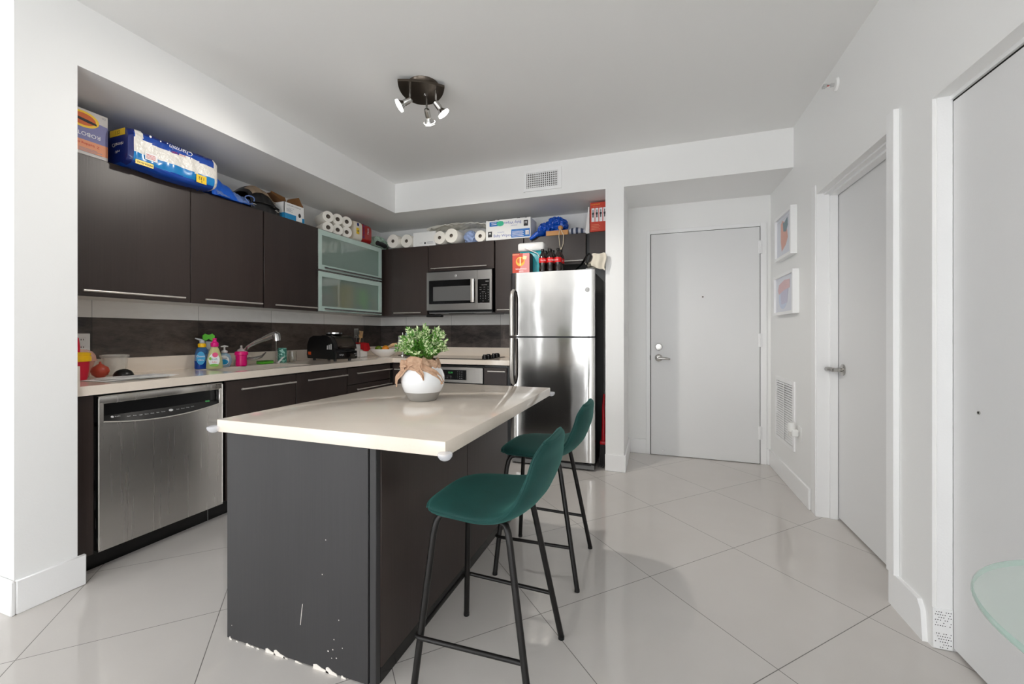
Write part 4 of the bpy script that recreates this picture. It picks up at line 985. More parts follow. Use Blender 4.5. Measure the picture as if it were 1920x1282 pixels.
P = Part().add([(a[1]-.02, a[2], a[5]), (a[0], a[2], a[5]), (a[0]+.02, a[2]-.03, a[5]+.075), (a[1]-.10, a[2]-.03, a[5]+.075)], [(0, 1, 2, 3)], 'cardboard_dark'); P.build('flap', T)
T = thing('spray_can', 'white bottle with a red cap behind the open carton', 'bottle', (-2.90, 2.738, TZ))
Part().lathe([(.001, 0), (.030, 0), (.032, .01), (.032, .135), (.02, .15), (.001, .152)], (-2.90, 2.738, TZ), 'white_plastic', 24).build('body', T); Part().lathe([(.001, .150), (.017, .150), (.017, .178), (.001, .18)], (-2.90, 2.738, TZ), 'red_plastic', 20).build('cap', T)
# pack of kitchen rolls in film (six showing) with a red end
mat('roll_film', (238, 230, 214), .3, coat=.4); mat('pack_red', (178, 26, 24), .25, coat=.4)
T = thing('kitchen_roll_pack', 'six-roll kitchen paper pack with red wrapper end', 'paper towel pack', (-2.95, 3.27, TZ))
RR = .052; ang = radians(-8)
def roll_mesh(c, ax, r, L, core=.019, film='tissue'):
    """paper roll with a hollow cardboard core"""
    ax = V(ax).normalized(); M = ax.to_track_quat('Z', 'Y').to_matrix().to_4x4()
    P = Part().lathe([(core, 0), (r*.97, 0), (r, .004), (r, L-.004), (r*.97, L), (core, L)], (0, 0, 0), film, 32, M, cap0=False, cap1=False)
    P.v = [v+V(c) for v in P.v]
    Q = Part().lathe([(core, .002), (core*.86, .0), (core*.86, .02), (core*.3, .03), (.0005, .03)], (0, 0, 0), 'card_core', 20, M, cap0=False, cap1=False); Q.v = [v+V(c) for v in Q.v]
    return P, Q
d = V((-.9, .43, 0))                                    # axes run back towards the wall; ends face the room
for i in range(3):
    for j in range(2):
        P, Q = roll_mesh((-2.850+.018*i, 3.0+i*.100, TZ+RR+j*.100), d, RR, .20, .020, 'tissue')
        r_ = P.build('paper_roll', T); Q.build('cardboard_core', r_)
P = Part(); rings = []
for k, (y, s) in enumerate(((3.31, .96), (3.34, 1), (3.42, 1), (3.421, 1), (3.55, 1), (3.575, .93))):
    ring = []
    for j in range(32):
        a_ = 2*pi*j/32; ca, sa = cos(a_), sin(a_); ring.append(V((-2.935+.122*s*math.copysign(abs(ca)**.4, ca), y+.0, max(TZ, TZ+.103+.103*s*math.copysign(abs(sa)**.4, sa)))))
    rings.append(ring)
P.ring_loft(rings[:3], 'roll_film', True, False).ring_loft(rings[3:], 'pack_red', False, True)
P.text('Brawny', (-2.8115, 3.44, TZ+.115), Z, -Y, .035, 'wrap_navy', shear=.2).box(-2.8135, -2.811, 3.335, 3.375, TZ+.07, TZ+.13, 'badge_yellow').text('6', (-2.8105, 3.355, TZ+.1), Z, -Y, .03, 'wrap_navy').box(-2.8135, -2.811, 3.345, 3.37, TZ+.15, TZ+.18, 'wrap_navy')
P.text('TEAR', (-2.8115, 3.51, TZ+.13), Z, -Y, .02, 'print_white'); P.build('wrapper', T)
# green cloth and black mat in the corner
mat('cloth_green', (190, 215, 198), .9); mat('mat_black', (22, 22, 24), .5)
P = Part().tube([(-2.765, 3.60, TZ+.026), (-2.772, 3.68, TZ+.028), (-2.79, 3.76, TZ+.026)], .025, 'mat_black', 18); tag(P.build('rolled_mat'), 'rolled black mat in the corner on the cabinets', 'mat')
lump('green_cloth', 'crumpled sage green cloth in the corner on the cabinets', 'cloth', (-2.97, 3.86, TZ+.06), (.09, .10, .085), 'cloth_green', 5, .5, 2.6, TZ)
# ---- on top of the back wall cabinets
def roll(name, label, x, r=.066, y=FY-.045, L=.24, group=None, z=None):
    T = thing(name, label, 'paper roll', (x, y+.1, TZ), group)
    P, Q = roll_mesh((x, y, TZ+r if z is None else z), (0.0, 1, 0), r, L, .019); P.build('paper_roll', T); Q.build('cardboard_core', T); return T
G = 'loose paper towel rolls on the back cabinets'
roll('paper_towel', 'leftmost loose paper towel roll on the back cabinets', -2.684, .074, group=G)
roll('paper_towel', 'paper towel roll touching left end of plain white carton', -2.536, .072, y=FY-.01, group=G)
P = Part().box(-2.460, -2.184, FY+.002, FY+.22, TZ, 2.238, 'paper_white', .002, 1)
P.text('REGISTRY', (-2.36, FY+.0014, TZ+.038), X, Z, .006, 'print_grey').box(-2.322, -2.302, FY+.001, FY+.0018, TZ+.025, TZ+.045, 'print_dark')
for k in range(4): P.box(-2.29, -2.21-.01*(k % 2), FY+.0012, FY+.0019, TZ+.025+k*.007, TZ+.0275+k*.007, 'print_grey')
tag(P.build('white_carton'), 'plain white carton between two pairs of paper rolls', 'box')
roll('paper_towel', 'paper towel roll touching right end of plain white carton', -2.112, .068, group=G)
roll('paper_towel', 'rightmost loose paper towel roll, beside the blue-white bag', -1.968, .074, y=FY-.06, group=G)
mat('bag_white', (226, 224, 216), .35); mat('bag_bluewhite', (150, 168, 206), .3)
T = thing('wrapped_paper_roll', 'paper roll in blue and white wrapper beside wipes carton', 'paper roll', (-1.72, FY+.1, TZ))
P, Q = roll_mesh((-1.672, FY+.0, TZ+.06), (0, 1, 0), .06, .2); P.build('paper_roll', T); Q.build('cardboard_core', T)
P = Part().blob((-1.80, FY+.07, TZ+.058), (.062, .085, .065), 'bag_bluewhite', 8, .35, 2.4, 5, TZ, True); P.build('wrapper', T)
P = Part()
def plas(u, v):
    x = -2.27+.66*u; z = 2.240+.045*sin(pi*u)**.5*(1-.8*abs(v-.35))+.03*(.5-abs(noise.noise(V((u*9, v*4, 2)))))
    return V((x, FY-.045+.20*v, z))
P.sheet(plas, 60, 18, 'bag_white', .004); tag(P.build('white_plastic_bag'), 'crumpled off-white plastic bag laid over the paper rolls', 'bag')
# baby wipes carton
mat('wipes_blue', (24, 110, 190), .45); mat('wipes_teal', (60, 190, 150), .45); mat('wipes_text', (96, 110, 180), .5)
wx0, wx1, wz1, wy = -1.600, -1.132, 2.282, FY-.020
T = thing('wipes_carton', 'white and blue baby wipes carton over the microwave end', 'box', ((wx0+wx1)/2, FY+.1, TZ))
P = Part().box(wx0, wx1, wy, wy+.21, TZ, wz1, 'paper_white', .002, 1); f = wy-.0006; H = wz1-TZ
P.prism(ell(0, 0, .038, .026), (wx0+.155, f, TZ+H*.80), X, Z, -Y*.0004, 'wipes_teal').prism([(.02, -.022), (.16, -.022), (.16, .022), (.02, .022)], (wx0+.02, f+.0002, TZ+H*.80), X, Z, -Y*.0004, 'wipes_blue').prism(ell(0, 0, .025, .022), (wx0+.16, f-.0003, TZ+H*.80), X, Z, -Y*.0004, 'wipes_teal')
for z in (.76, .84): P.box(wx0+.06, wx0+.115, f-.0012, f-.0004, TZ+H*z, TZ+H*z+.006, 'print_white')
P.text('Baby Wipes', (wx0+.285, f-.0004, TZ+H*.80), -X, -Z, .026, 'wipes_text').text('unscented', (wx0+.30, f-.0004, TZ+H*.655), -X, -Z, .011, 'wipes_text')
P.text('Baby Wipes', (wx0+.175, f-.0004, TZ+H*.20), X, Z, .027, 'wipes_text').text('UNSCENTED', (wx0+.16, f-.0004, TZ+H*.36), X, Z, .009, 'wipes_text')
for cx_, cz in ((wx0+.045, .30), (wx1-.048, .72)):
    P.box(cx_-.022, cx_+.022, f-.0004, f, TZ+H*cz-.028, TZ+H*cz+.028, 'print_dark').text('M', (cx_, f-.0009, TZ+H*cz+.004), X, Z, .024, 'print_white')
P.box(wx0+.27, wx1-.008, f-.0004, f, TZ+.012, TZ+H*.46, 'wipes_blue')
for k in range(6): P.box(wx0+.28, wx1-.07-.01*(k % 2), f-.0008, f-.0004, TZ+.022+k*.0095, TZ+.025+k*.0095, 'print_white')
P.box(wx1-.052, wx1-.018, f-.0009, f-.0004, TZ+.03, TZ+.072, 'print_white'); P.text('|||||', (wx1-.035, f-.0012, TZ+.05), X, Z, .026, 'print_dark')
for x, w in ((wx0+.02, .08), (wx0+.125, .02), (wx0+.33, .03), (wx0+.41, .02)): P.box(x, x+w, wy-.0012, wy+.01, wz1-.004, wz1+.0012, 'print_dark')
P.build('carton', T)
# shiny blue bag spilling over the cabinet edge
m = mat('bag_royal', (14, 82, 190), .2, coat=.3)
P = Part().blob((-1.025, FY+.12, TZ+.07), (.06, .07, .07), 'bag_royal', 3, .55, 2.2, 5, TZ+.001, True).blob((-.92, FY+.16, TZ+.125), (.09, .07, .075), 'bag_royal', 6, .55, 2.3, 5, TZ+.001, True)
P.tube([(-.93, FY+.12, TZ+.17), (-.915, FY+.11, TZ+.205), (-.885, FY+.12, TZ+.195)], [.03, .012, .004], 'bag_royal', 8); P.tube([(-1.03, FY+.03, TZ+.04), (-1.06, FY-.045, TZ+.022), (-1.10, FY-.046, TZ-.006), (-1.13, FY-.046, TZ-.024)], [.028, .024, .020, .012], 'bag_royal', 10)
tag(P.build('blue_refuse_bag'), 'shiny royal blue plastic bag beside the wipes carton', 'bag')
mat('light_wood', (206, 150, 92), .5)
P = Part().box(-.980, -.768, FY-.018, FY+.022, TZ, TZ+.046, 'light_wood', .003, 1); tag(P.build('wooden_block'), 'light wooden block in front of the blue bag', 'wood block')
T = thing('bead_cord', 'wooden bead with a looped cord hanging over fridge', 'cord', (-.83, FY-.02, TZ+.06))
mat('cord_cream', (226, 212, 186), .8)
Part().lathe([(.0005, -.024), (.014, -.02), (.024, -.003), (.022, .012), (.010, .022), (.0005, .024)], (-.842, FY-.002, TZ+.0705), 'light_wood', 22).build('wooden_bead', T)
Part().tube([(-.845, FY-.028, TZ+.06), (-.850, FY-.034, TZ-.02), (-.842, FY-.034, TZ-.10), (-.832, FY-.034, TZ-.14), (-.828, FY-.036, TZ-.22), (-.815, FY-.036, TZ-.30)], .0035, 'cord_cream', 6).tube([(-.84, FY-.027, TZ+.06), (-.805, FY-.034, TZ-.01), (-.81, FY-.034, TZ-.09), (-.830, FY-.034, TZ-.14)], .0035, 'cord_cream', 6).build('hanging_cord', T)
mat('cap_stripe_light', (196, 198, 206), .85); mat('cap_stripe_dark', (62, 72, 96), .85)
T = thing('striped_cap', 'grey and navy striped knitted cap beside wooden block', 'cap', (-.70, FY+.03, TZ))
P = Part()
for k in range(7):
    t0, t1 = k/7, (k+1)/7; rr = []
    for t_ in (t0, (t0+t1)/2, t1): q = sin(pi*(.15+.8*t_))**.7; rr.append([V((-.765+.16*t_, FY+.035+.05*q*cos(2*pi*j/18), max(TZ, TZ+.026+.038*q*sin(2*pi*j/18)+.01*(1-t_)))) for j in range(18)])
    P.ring_loft(rr, ('cap_stripe_light', 'cap_stripe_dark')[k % 2], k == 0, k == 6)
P.build('knitted_body', T)
mat('box_red', (206, 66, 44), .5)
rx0, rx1 = -.560, -.406
T = thing('red_product_box', 'tall orange-red box with four small bottles pictured', 'box', ((rx0+rx1)/2, FY+.08, 2.0855))
rz0 = 2.0855; rz1 = rz0+.268
P = Part().box(rx0, rx1, FY-.022, FY+.10, rz0, rz1, 'box_red', .002, 1); f = FY-.0226
for k in range(4):
    x = rx0+.012+k*.035; P.prism([(0, 0), (.028, 0), (.028, .125), (0, .125)], (x, f, rz0+.09), X, Z, -Y*.0004, 'print_white').prism(ell(.014, .075, .009, .014), (x, f-.0004, rz0+.09), X, Z, -Y*.0004, 'print_dark').prism([(.010, .09), (.018, .09), (.017, .112), (.011, .112)], (x, f-.0004, rz0+.09), X, Z, -Y*.0004, 'print_dark').prism([(.009, .04), (.019, .04), (.019, .064), (.009, .064)], (x, f-.0004, rz0+.09), X, Z, -Y*.0004, 'print_dark')
P.text('FOUR PACK', (rx0+.05, f-.0004, rz1-.02), X, Z, .010, 'badge_yellow').text('hot sauce set', (rx0+.06, f-.0004, rz1-.04), X, Z, .009, 'box_orange')
for k in range(4): P.box(rx0+.012, rx0+.09-.012*(k % 2), f-.0006, f, rz0+.02+k*.014, rz0+.0235+k*.014, 'box_orange')
P.build('carton', T)
P = Part().prism([(0, 0), (.040, 0), (.040, .245), (.030, .245)], (-.612, FY+.01, TZ), X, Z, Y*.10, 'paper_white'); tag(P.build('slim_white_box'), 'slim leaning white box left of the tall red box', 'box')
# ================================================================== ON TOP OF THE FRIDGE
FZ = 1.6885; FB = 1.7025
mat('gran_red', (190, 62, 40), .45); mat('gran_pink', (214, 138, 136), .5); mat('gran_bowl', (232, 176, 60), .5); mat('gran_dark', (84, 34, 30), .5); mat('gran_cream', (240, 222, 170), .5)
P = Part(); gx0, gx1, gy0, gz1 = -1.205, -1.045, 3.455, 1.868
P.box(gx0, gx1, gy0, gy0+.10, FZ, gz1, 'gran_red', .002, 1); f = gy0-.0006
P.prism([(.06, .0), (.16, .0), (.16, .178), (.10, .178), (.085, .09)], (gx0, f, FZ), X, Z, -Y*.0003, 'gran_pink')
P.prism(ell(.075, .105, .042, .042), (gx0, f-.0004, FZ), X, Z, -Y*.0003, 'gran_bowl').prism(ell(.075, .112, .032, .026), (gx0, f-.0008, FZ), X, Z, -Y*.0003, 'logo_orange').prism([(.07, .07), (.08, .07), (.08, .145), (.07, .145)], (gx0, f-.0012, FZ), X, Z, -Y*.0003, 'gran_cream').prism([(.098, .125), (.13, .12), (.136, .148), (.104, .156)], (gx0, f-.0012, FZ), X, Z, -Y*.0003, 'gran_cream')
P.text('CINNAMON', (gx0+.082, f-.0004, FZ+.04), -X, -Z, .013, 'print_white').text('Quaker', (gx0+.082, f-.0004, FZ+.018), -X, -Z, .010, 'print_white').text('GRANOLA', (gx0+.03, f-.0004, gz1-.012), X, Z, .009, 'gran_cream')
P.quad((gx1+.0006, gy0, FZ+.002), (gx1+.0006, gy0+.10, FZ+.002), (gx1+.0006, gy0+.10, gz1-.002), (gx1+.0006, gy0, gz1-.002), 'gran_dark')
tag(P.build('cereal_box'), 'red cereal box with a bowl picture on the fridge', 'box')
mat('cooler_teal', (20, 160, 172), .35)
T = thing('cool_box', 'turquoise cool box with a white lid on the fridge', 'cooler', (-1.05, 3.66, FZ))
Part().box(-1.185, -.955, 3.575, 3.735, FZ, 1.905, 'cooler_teal', .02, 3).build('body', T)
Part().box(-1.195, -.945, 3.565, 3.745, 1.906, 1.985, 'white_plastic', .022, 3).build('lid', T)
P = Part().tube([(-1.12, 3.563, 1.93), (-1.06, 3.556, 1.905), (-1.0, 3.556, 1.875), (-.985, 3.558, 1.85), (-.985, 3.562, 1.80)], .008, 'white_plastic', 8, flat=.6); P.build('handle', T)
# soda bottles
m = mat('cola', (26, 10, 7), .06, spec=.7, coat=.6); mat('cola_red', (206, 22, 26), .3)
def bottle():
    T = thing('soda_bottle', '', 'bottle', (0, 0, 0), 'dark cola bottles on top of the fridge')
    Part().lathe([(.001, 0), (.024, 0), (.030, .006), (.031, .03), (.028, .05), (.031, .075), (.0315, .12), (.026, .145), (.014, .168), (.011, .178), (.011, .184), (.001, .184)], (0, 0, 0), 'cola', 24).build('body', T)
    P = Part().lathe([(.0318, .078), (.0322, .08), (.0322, .118), (.0318, .12)], (0, 0, 0), 'cola_red', 28, cap0=False, cap1=False); P.box(-.024, .024, -.0335, -.0325, .097, .101, 'print_white') if False else None
    P.text('Coca-Cola', (0, -.0335, .098), X, Z, .012, 'print_white', shear=.3, width=.045); P.build('label_band', T)
    Part().lathe([(.001, .180), (.0145, .180), (.0145, .198), (.013, .2), (.001, .2)], (0, 0, 0), 'black_plastic', 18).build('cap', T)
    return T
b0 = bottle(); names = [('cola bottle in the front row, leftmost, beside the turquoise cool box', -.925, 3.452), ('cola bottle in the middle of the front row on the fridge', -.857, 3.455), ('cola bottle in the front row, rightmost, under the hanging cord', -.789, 3.462), ('cola bottle in the second row, leftmost, behind the front one', -.918, 3.527), ('cola bottle in the middle of the second row on the fridge', -.850, 3.530), ('cola bottle in the second row, rightmost, behind the hanging cord', -.782, 3.537)]
for k, (lab, x, y) in enumerate(names):
    b = b0 if k == 0 else dup(b0, (0, 0, 0))
    b.location = (x, y, FZ); b['label'] = lab; b.rotation_euler.z = random.uniform(-.4, .4)
# cloth tote bag with dark strap
mat('canvas', (216, 208, 192), .9)
T = thing('canvas_tote', 'cream canvas bag folded over the fridge corner', 'bag', (-.48, 3.53, FB))
P = Part()
def tote(u, v):
    x = -.555+.17*u; y = 3.47+.17*v
    z = FB+.012+.11*(.35+.65*u)*sin(pi*min(1, .2+.75*v))**.8+.016*noise.noise(V((u*5, v*5, 3)))
    return V((x, y, z))
P.sheet(tote, 22, 20, 'canvas', .006)
P.sheet(lambda u, v: V((-.50+.115*u+.008*sin(v*6), 3.452+.012*sin(u*8+1)-.02*v*(1-v), FB+.118-.10*v-.045*u*v+.006*sin(u*9))), 16, 14, 'canvas', .005)
P.build('bag_body', T)
P = Part().tube([(-.66, 3.62, FB+.02), (-.60, 3.55, FB+.05), (-.545, 3.47, FB+.105), (-.52, 3.455, FB+.125), (-.505, 3.448, FB+.10), (-.515, 3.44, FB+.06), (-.54, 3.443, FB+.035), (-.548, 3.448, FB+.07), (-.535, 3.455, FB+.11)], .012, 'bag_black', 8, flat=.35); P.build('strap', T)
# ================================================================== WORKTOP CLUTTER
WTZ = WT+.0005
# wall sockets
def socket(c, face, label):
    T = thing('wall_socket', label, 'wall socket', c)
    c = V(c)
    if face == 'x': Part().box(c.x, c.x+.005, c.y-.036, c.y+.036, c.z-.058, c.z+.058, 'white_plastic', .002, 1).build('plate', T); [Part().box(c.x+.005, c.x+.007, c.y-.016, c.y+.016, c.z+s*.022-.013, c.z+s*.022+.013, 'white_plastic', .001, 1).box(c.x+.007, c.x+.0075, c.y-.007, c.y-.004, c.z+s*.022-.004, c.z+s*.022+.005, 'dark_gap').box(c.x+.007, c.x+.0075, c.y+.004, c.y+.007, c.z+s*.022-.004, c.z+s*.022+.005, 'dark_gap').build('outlet', T) for s in (-1, 1)]
    else: Part().box(c.x-.036, c.x+.036, c.y-.005, c.y, c.z-.058, c.z+.058, 'white_plastic', .002, 1).build('plate', T); [Part().box(c.x-.016, c.x+.016, c.y-.007, c.y-.005, c.z+s*.022-.013, c.z+s*.022+.013, 'white_plastic', .001, 1).box(c.x-.007, c.x-.004, c.y-.0075, c.y-.007, c.z+s*.022-.004, c.z+s*.022+.005, 'dark_gap').box(c.x+.004, c.x+.007, c.y-.0075, c.y-.007, c.z+s*.022-.004, c.z+s*.022+.005, 'dark_gap').build('outlet', T) for s in (-1, 1)]
socket((XL+.009, 1.402, 1.094), 'x', 'white wall socket behind the red cup')
socket((-2.835, YB-.009, 1.070), 'y', 'white wall socket behind the potted plant, near bowl')
# red travel cup
mat('cup_red', (196, 10, 46), .35); mat('cup_yellow', (246, 194, 20), .35)
cx_, cy_ = -2.845, 1.262
T = thing('red_cup', 'red lidded cup with yellow rim at far left', 'cup', (cx_, cy_, WTZ))
Part().lathe([(.001, .003), (.034, .003), (.036, .008), (.042, .05), (.0455, .095), (.046, .100), (.001, .1)], (cx_, cy_, WTZ), 'cup_red', 28).build('body', T)
l = Part().lathe([(.001, .100), (.050, .100), (.0515, .104), (.0515, .124), (.048, .126), (.048, .132), (.050, .134), (.050, .142), (.040, .147), (.001, .148)], (cx_, cy_, WTZ), 'cup_yellow', 28).build('lid', T)
Part().tube([(cx_, cy_-.004, WTZ+.145), (cx_, cy_-.006, WTZ+.18), (cx_, cy_-.010, WTZ+.218), (cx_, cy_-.022, WTZ+.232)], [.014, .016, .016, .010], 'cup_red', 12, flat=.6).build('spout_flap', l)
mat('dome_peach', (246, 196, 176), .12, alpha=.55)
P = Part().lathe([(.062, 0), (.064, .004), (.060, .03), (.046, .052), (.024, .063), (.001, .066)], (-3.02, 1.352, WTZ+.094), 'dome_peach', 28, cap0=False).lathe([(.066, -.002), (.068, 0), (.064, .004)], (-3.02, 1.352, WTZ+.094), 'dome_peach', 28, cap0=False, cap1=False)
P.lathe([(.030, -.0935), (.034, -.09), (.058, -.004), (.062, 0), (.056, 0), (.03, -.088)], (-3.02, 1.352, WTZ+.094), 'dome_peach', 28); tag(P.build('domed_tumbler'), 'peach clear tumbler with dome lid behind the red cup', 'tumbler')
T = thing('plastic_tub', 'clear round plastic tub with lid by the upstand', 'tub', (-3.035, 1.512, WTZ))
Part().lathe([(.001, .002), (.048, .002), (.052, .008), (.060, .105), (.0575, .105), (.050, .010), (.001, .006)], (-3.035, 1.512, WTZ), 'clear_plastic', 32).build('body', T)
Part().lathe([(.001, .106), (.065, .106), (.066, .110), (.066, .120), (.060, .121), (.058, .115), (.001, .115)], (-3.035, 1.512, WTZ), 'clear_plastic', 32).build('lid', T)
m = mat('onion_skin', (176, 70, 52), .35)
P = Part().lathe([(.001, 0), (.018, .002), (.034, .018), (.040, .036), (.034, .056), (.016, .070), (.006, .078), (.004, .088), (.001, .09)], (-2.925, 1.392, WTZ), 'onion_skin', 24); tag(P.build('onion'), 'reddish onion on the worktop beside the plastic tub', 'onion')
P = Part().lathe([(.001, 0), (.045, 0), (.046, .004), (.043, .016), (.034, .030), (.018, .040), (.001, .043)], (-2.885, 1.478, WTZ), 'black_plastic', 30); tag(P.build('black_dome'), 'small black dome shaped object behind the papers', 'dome')
for k, (dx_, dy_, rot) in enumerate(((0, 0, .02), (.012, .03, -.06), (.004, .055, .05))):
    M = Matrix.Translation((-2.66+dx_-.05, 1.40+dy_, WTZ+.0006+.0032*k)) @ Matrix.Rotation(rot, 4, 'Z')
    P = Part(M)
    P.sheet(lambda u, v: V((-.105+.21*u, -.14+.28*v, .0004+.0022*(sin(u*5+k)*sin(v*6)+1)*.5)), 14, 16, 'paper_white', .0005)
    for q in range(10): P.box(-.07, .06-.02*(q % 3), -.1+q*.02, -.097+q*.02, .0031, .0033, 'print_grey')
    tag(P.build('paper_sheet'), ('bottom sheet of the loose papers beside the red cup', 'middle sheet of the loose papers beside the red cup', 'top sheet of the loose papers beside the red cup')[k], 'paper', 'loose papers on the worktop')
# blue washing-up bottle
mat('soap_blue', (12, 62, 150), .12, coat=.3); mat('soap_tint', (60, 120, 180), .08, alpha=.5); mat('label_cyan', (22, 150, 206), .4); mat('cap_grey', (176, 182, 186), .4)
P0 = V((-3.0, 1.985, WTZ))
T = thing('dish_soap_bottle', 'blue dish soap bottle with a yellow collar', 'bottle', P0)
P = Part()
def flatlathe(P, prof, c, m, sx=1, sy=.6, rot=0, seg=28): P.lathe(prof, c, m, seg, Matrix.Rotation(rot, 4, 'Z') @ Matrix.Diagonal((sx, sy, 1, 1)))
rz_ = radians(62)
flatlathe(P, [(.001, 0), (.040, 0), (.043, .006), (.043, .055)], P0, 'soap_blue', rot=rz_); flatlathe(P, [(.043, .055), (.041, .10), (.034, .135), (.022, .150), (.018, .156), (.001, .156)], P0, 'soap_tint', rot=rz_); P.build('body', T)
P = Part(); nrm = V((.69, -.72, 0)); uu = V((.72, .69, 0)); lc_ = P0+nrm*.0285
P.prism(ell(0, .075, .026, .046), lc_, uu, Z, nrm*.0012, 'label_cyan').text('Dawn', lc_+nrm*.002+Z*.088, uu, Z, .014, 'print_white').text('Ultra', lc_+nrm*.002+Z*.062, uu, Z, .011, 'print_white'); P.build('label', T)
P = Part().lathe([(.020, .150), (.024, .154), (.024, .172), (.018, .178), (.001, .178)], P0, 'cup_yellow', 24); P.build('collar', T)
P = Part().lathe([(.012, .176), (.015, .180), (.015, .196), (.012, .200), (.001, .2)], P0, 'cap_grey', 20).tube([P0+Z*.198, P0+V((.0, -.018, .205)), P0+V((.0, -.045, .214))], [.009, .007, .004], 'cap_grey', 10); P.build('spray_nozzle', T)
P1 = V((-3.055, 2.075, WTZ))
T = thing('dish_wand', 'green headed dish wand standing between the soap bottles', 'dish brush', P1)
mat('brush_green', (92, 190, 50), .5)
Part().lathe([(.001, 0), (.026, 0), (.028, .006), (.024, .06), (.016, .09), (.012, .13), (.001, .13)], P1, 'clear_plastic', 20).build('handle', T)
Part().box(P1.x-.012, P1.x+.012, P1.y-.032, P1.y+.022, WTZ+.13, WTZ+.19, 'cap_grey', .006, 2).build('head_block', T)
P = Part().prism([(.0, -.004), (.018, -.020), (.034, -.010), (.036, .016), (.022, .032), (.006, .024), (-.006, .024), (-.022, .032), (-.036, .016), (-.034, -.010), (-.018, -.020)], P1+V((-.012, -.004, .214)), V((.4, .9, 0)), Z, V((.024, -.01, 0)), 'brush_green'); P.build('sponge_head', T)
P2 = V((-2.925, 2.020, WTZ))
mat('spray_clear', (232, 232, 170), .08, alpha=.6); mat('pump_pink', (226, 20, 130), .35); mat('label_white', (238, 242, 240), .4); mat('label_pink', (226, 60, 120), .4); mat('label_green', (120, 190, 60), .4); mat('label_teal', (50, 140, 160), .4)
T = thing('baby_soap_bottle', 'pale yellow pump bottle with a pink pump top', 'bottle', P2)
P = Part(); flatlathe(P, [(.001, 0), (.046, 0), (.049, .008), (.047, .05), (.038, .10), (.028, .13), (.022, .145), (.018, .155), (.001, .155)], P2, 'spray_clear', rot=rz_); P.build('body', T)
lc_ = P2+nrm*.031
P = Part().prism(ell(.004, .062, .033, .046), lc_, uu, Z, nrm*.0012, 'label_white').prism(ell(.010, .098, .017, .017), lc_+nrm*.0008, uu, Z, nrm*.0008, 'label_pink').text('dreft', lc_+nrm*.0025+Z*.068+uu*.005, uu, Z, .013, 'label_teal').text('baby', lc_+nrm*.0025+Z*.048+uu*.006, uu, Z, .010, 'label_pink').prism(ell(.004, .026, .027, .010), lc_+nrm*.0008, uu, Z, nrm*.0008, 'label_green').prism(ell(-.018, .072, .008, .011), lc_+nrm*.0008, uu, Z, nrm*.0008, 'label_green'); P.build('label', T)
P = Part().lathe([(.001, .154), (.022, .154), (.024, .16), (.024, .180), (.014, .188), (.010, .204), (.013, .206), (.014, .212), (.001, .214)], P2, 'pump_pink', 22).tube([P2+Z*.208, P2+V((-.02, .018, .209)), P2+V((-.03, .028, .204))], [.008, .006, .005], 'pump_pink', 8); P.build('pump', T)
P3 = V((-3.012, 2.152, WTZ))
mat('soap_clear_blue', (160, 205, 230), .06, alpha=.55)
T = thing('hand_soap', 'round clear blue hand soap dispenser with a white pump', 'soap dispenser', P3)
P = Part(); flatlathe(P, [(.001, 0), (.030, 0), (.036, .006), (.046, .035), (.046, .06), (.036, .088), (.018, .10), (.014, .108), (.001, .108)], P3, 'soap_clear_blue', sy=.62, rot=rz_); P.build('body', T)
lc_ = P3+nrm*.0305
P = Part().prism(ell(0, .050, .036, .036), lc_, uu, Z, nrm*.001, 'label_white').text('Softsoap', lc_+nrm*.002+Z*.066, uu, Z, .009, 'wrap_navy').prism(ell(0, .038, .030, .020), lc_+nrm*.0006, uu, Z, nrm*.0006, 'label_cyan'); P.build('label', T)
P = Part().lathe([(.018, .104), (.020, .108), (.020, .118), (.006, .124), (.005, .146), (.009, .148), (.010, .154), (.001, .156)], P3, 'white_plastic', 20).tube([P3+V((0, -.026, .150)), P3+V((0, 0, .153)), P3+V((0, .026, .150))], [.004, .007, .004], 'white_plastic', 8); P.build('pump', T)
P4 = V((-2.962, 2.245, WTZ))
mat('pink_silicone', (232, 16, 120), .3)
T = thing('baby_bottle', 'bright pink baby bottle with a clear teat', 'baby bottle', P4)
Part().lathe([(.001, 0), (.032, 0), (.037, .005), (.038, .02), (.036, .05), (.038, .082), (.001, .085)], P4, 'pink_silicone', 26).build('body', T)
Part().lathe([(.038, .082), (.044, .085), (.045, .092), (.042, .108), (.030, .113), (.001, .113)], P4, 'pink_silicone', 26).build('collar', T)
Part().lathe([(.030, .112), (.026, .124), (.012, .134), (.007, .140), (.008, .152), (.005, .157), (.001, .157)], P4, 'clear_plastic', 20).build('teat', T)
# faucet with pull-out head
F0 = V((-3.02, 2.30, WTZ))
T = thing('kitchen_faucet', 'arched chrome kitchen faucet with a side lever', 'faucet', F0)
Part().lathe([(.001, 0), (.030, 0), (.031, .006), (.025, .012), (.024, .05), (.022, .075), (.001, .08)], F0, 'chrome', 26).build('base', T)
P = Part().tube([F0+Z*.07, F0+V((.004, .004, .11)), F0+V((.03, .020, .15)), F0+V((.08, .05, .180)), F0+V((.13, .078, .205))], [.022, .018, .017, .017, .018], 'chrome', 16); P.build('spout', T)
P = Part().tube([F0+V((.128, .077, .204)), F0+V((.175, .102, .228)), F0+V((.20, .116, .240))], [.020, .024, .025], 'chrome', 16).tube([F0+V((.195, .113, .246)), F0+V((.205, .118, .238)), F0+V((.212, .122, .188))], [.023, .031, .028], 'chrome', 18); P.build('spray_head', T)
P = Part().tube([F0+V((.012, .02, .045)), F0+V((.05, .055, .050)), F0+V((.09, .085, .064)), F0+V((.115, .105, .098))], [.019, .019, .015, .006], 'chrome', 12, flat=.7); P.build('lever', T)
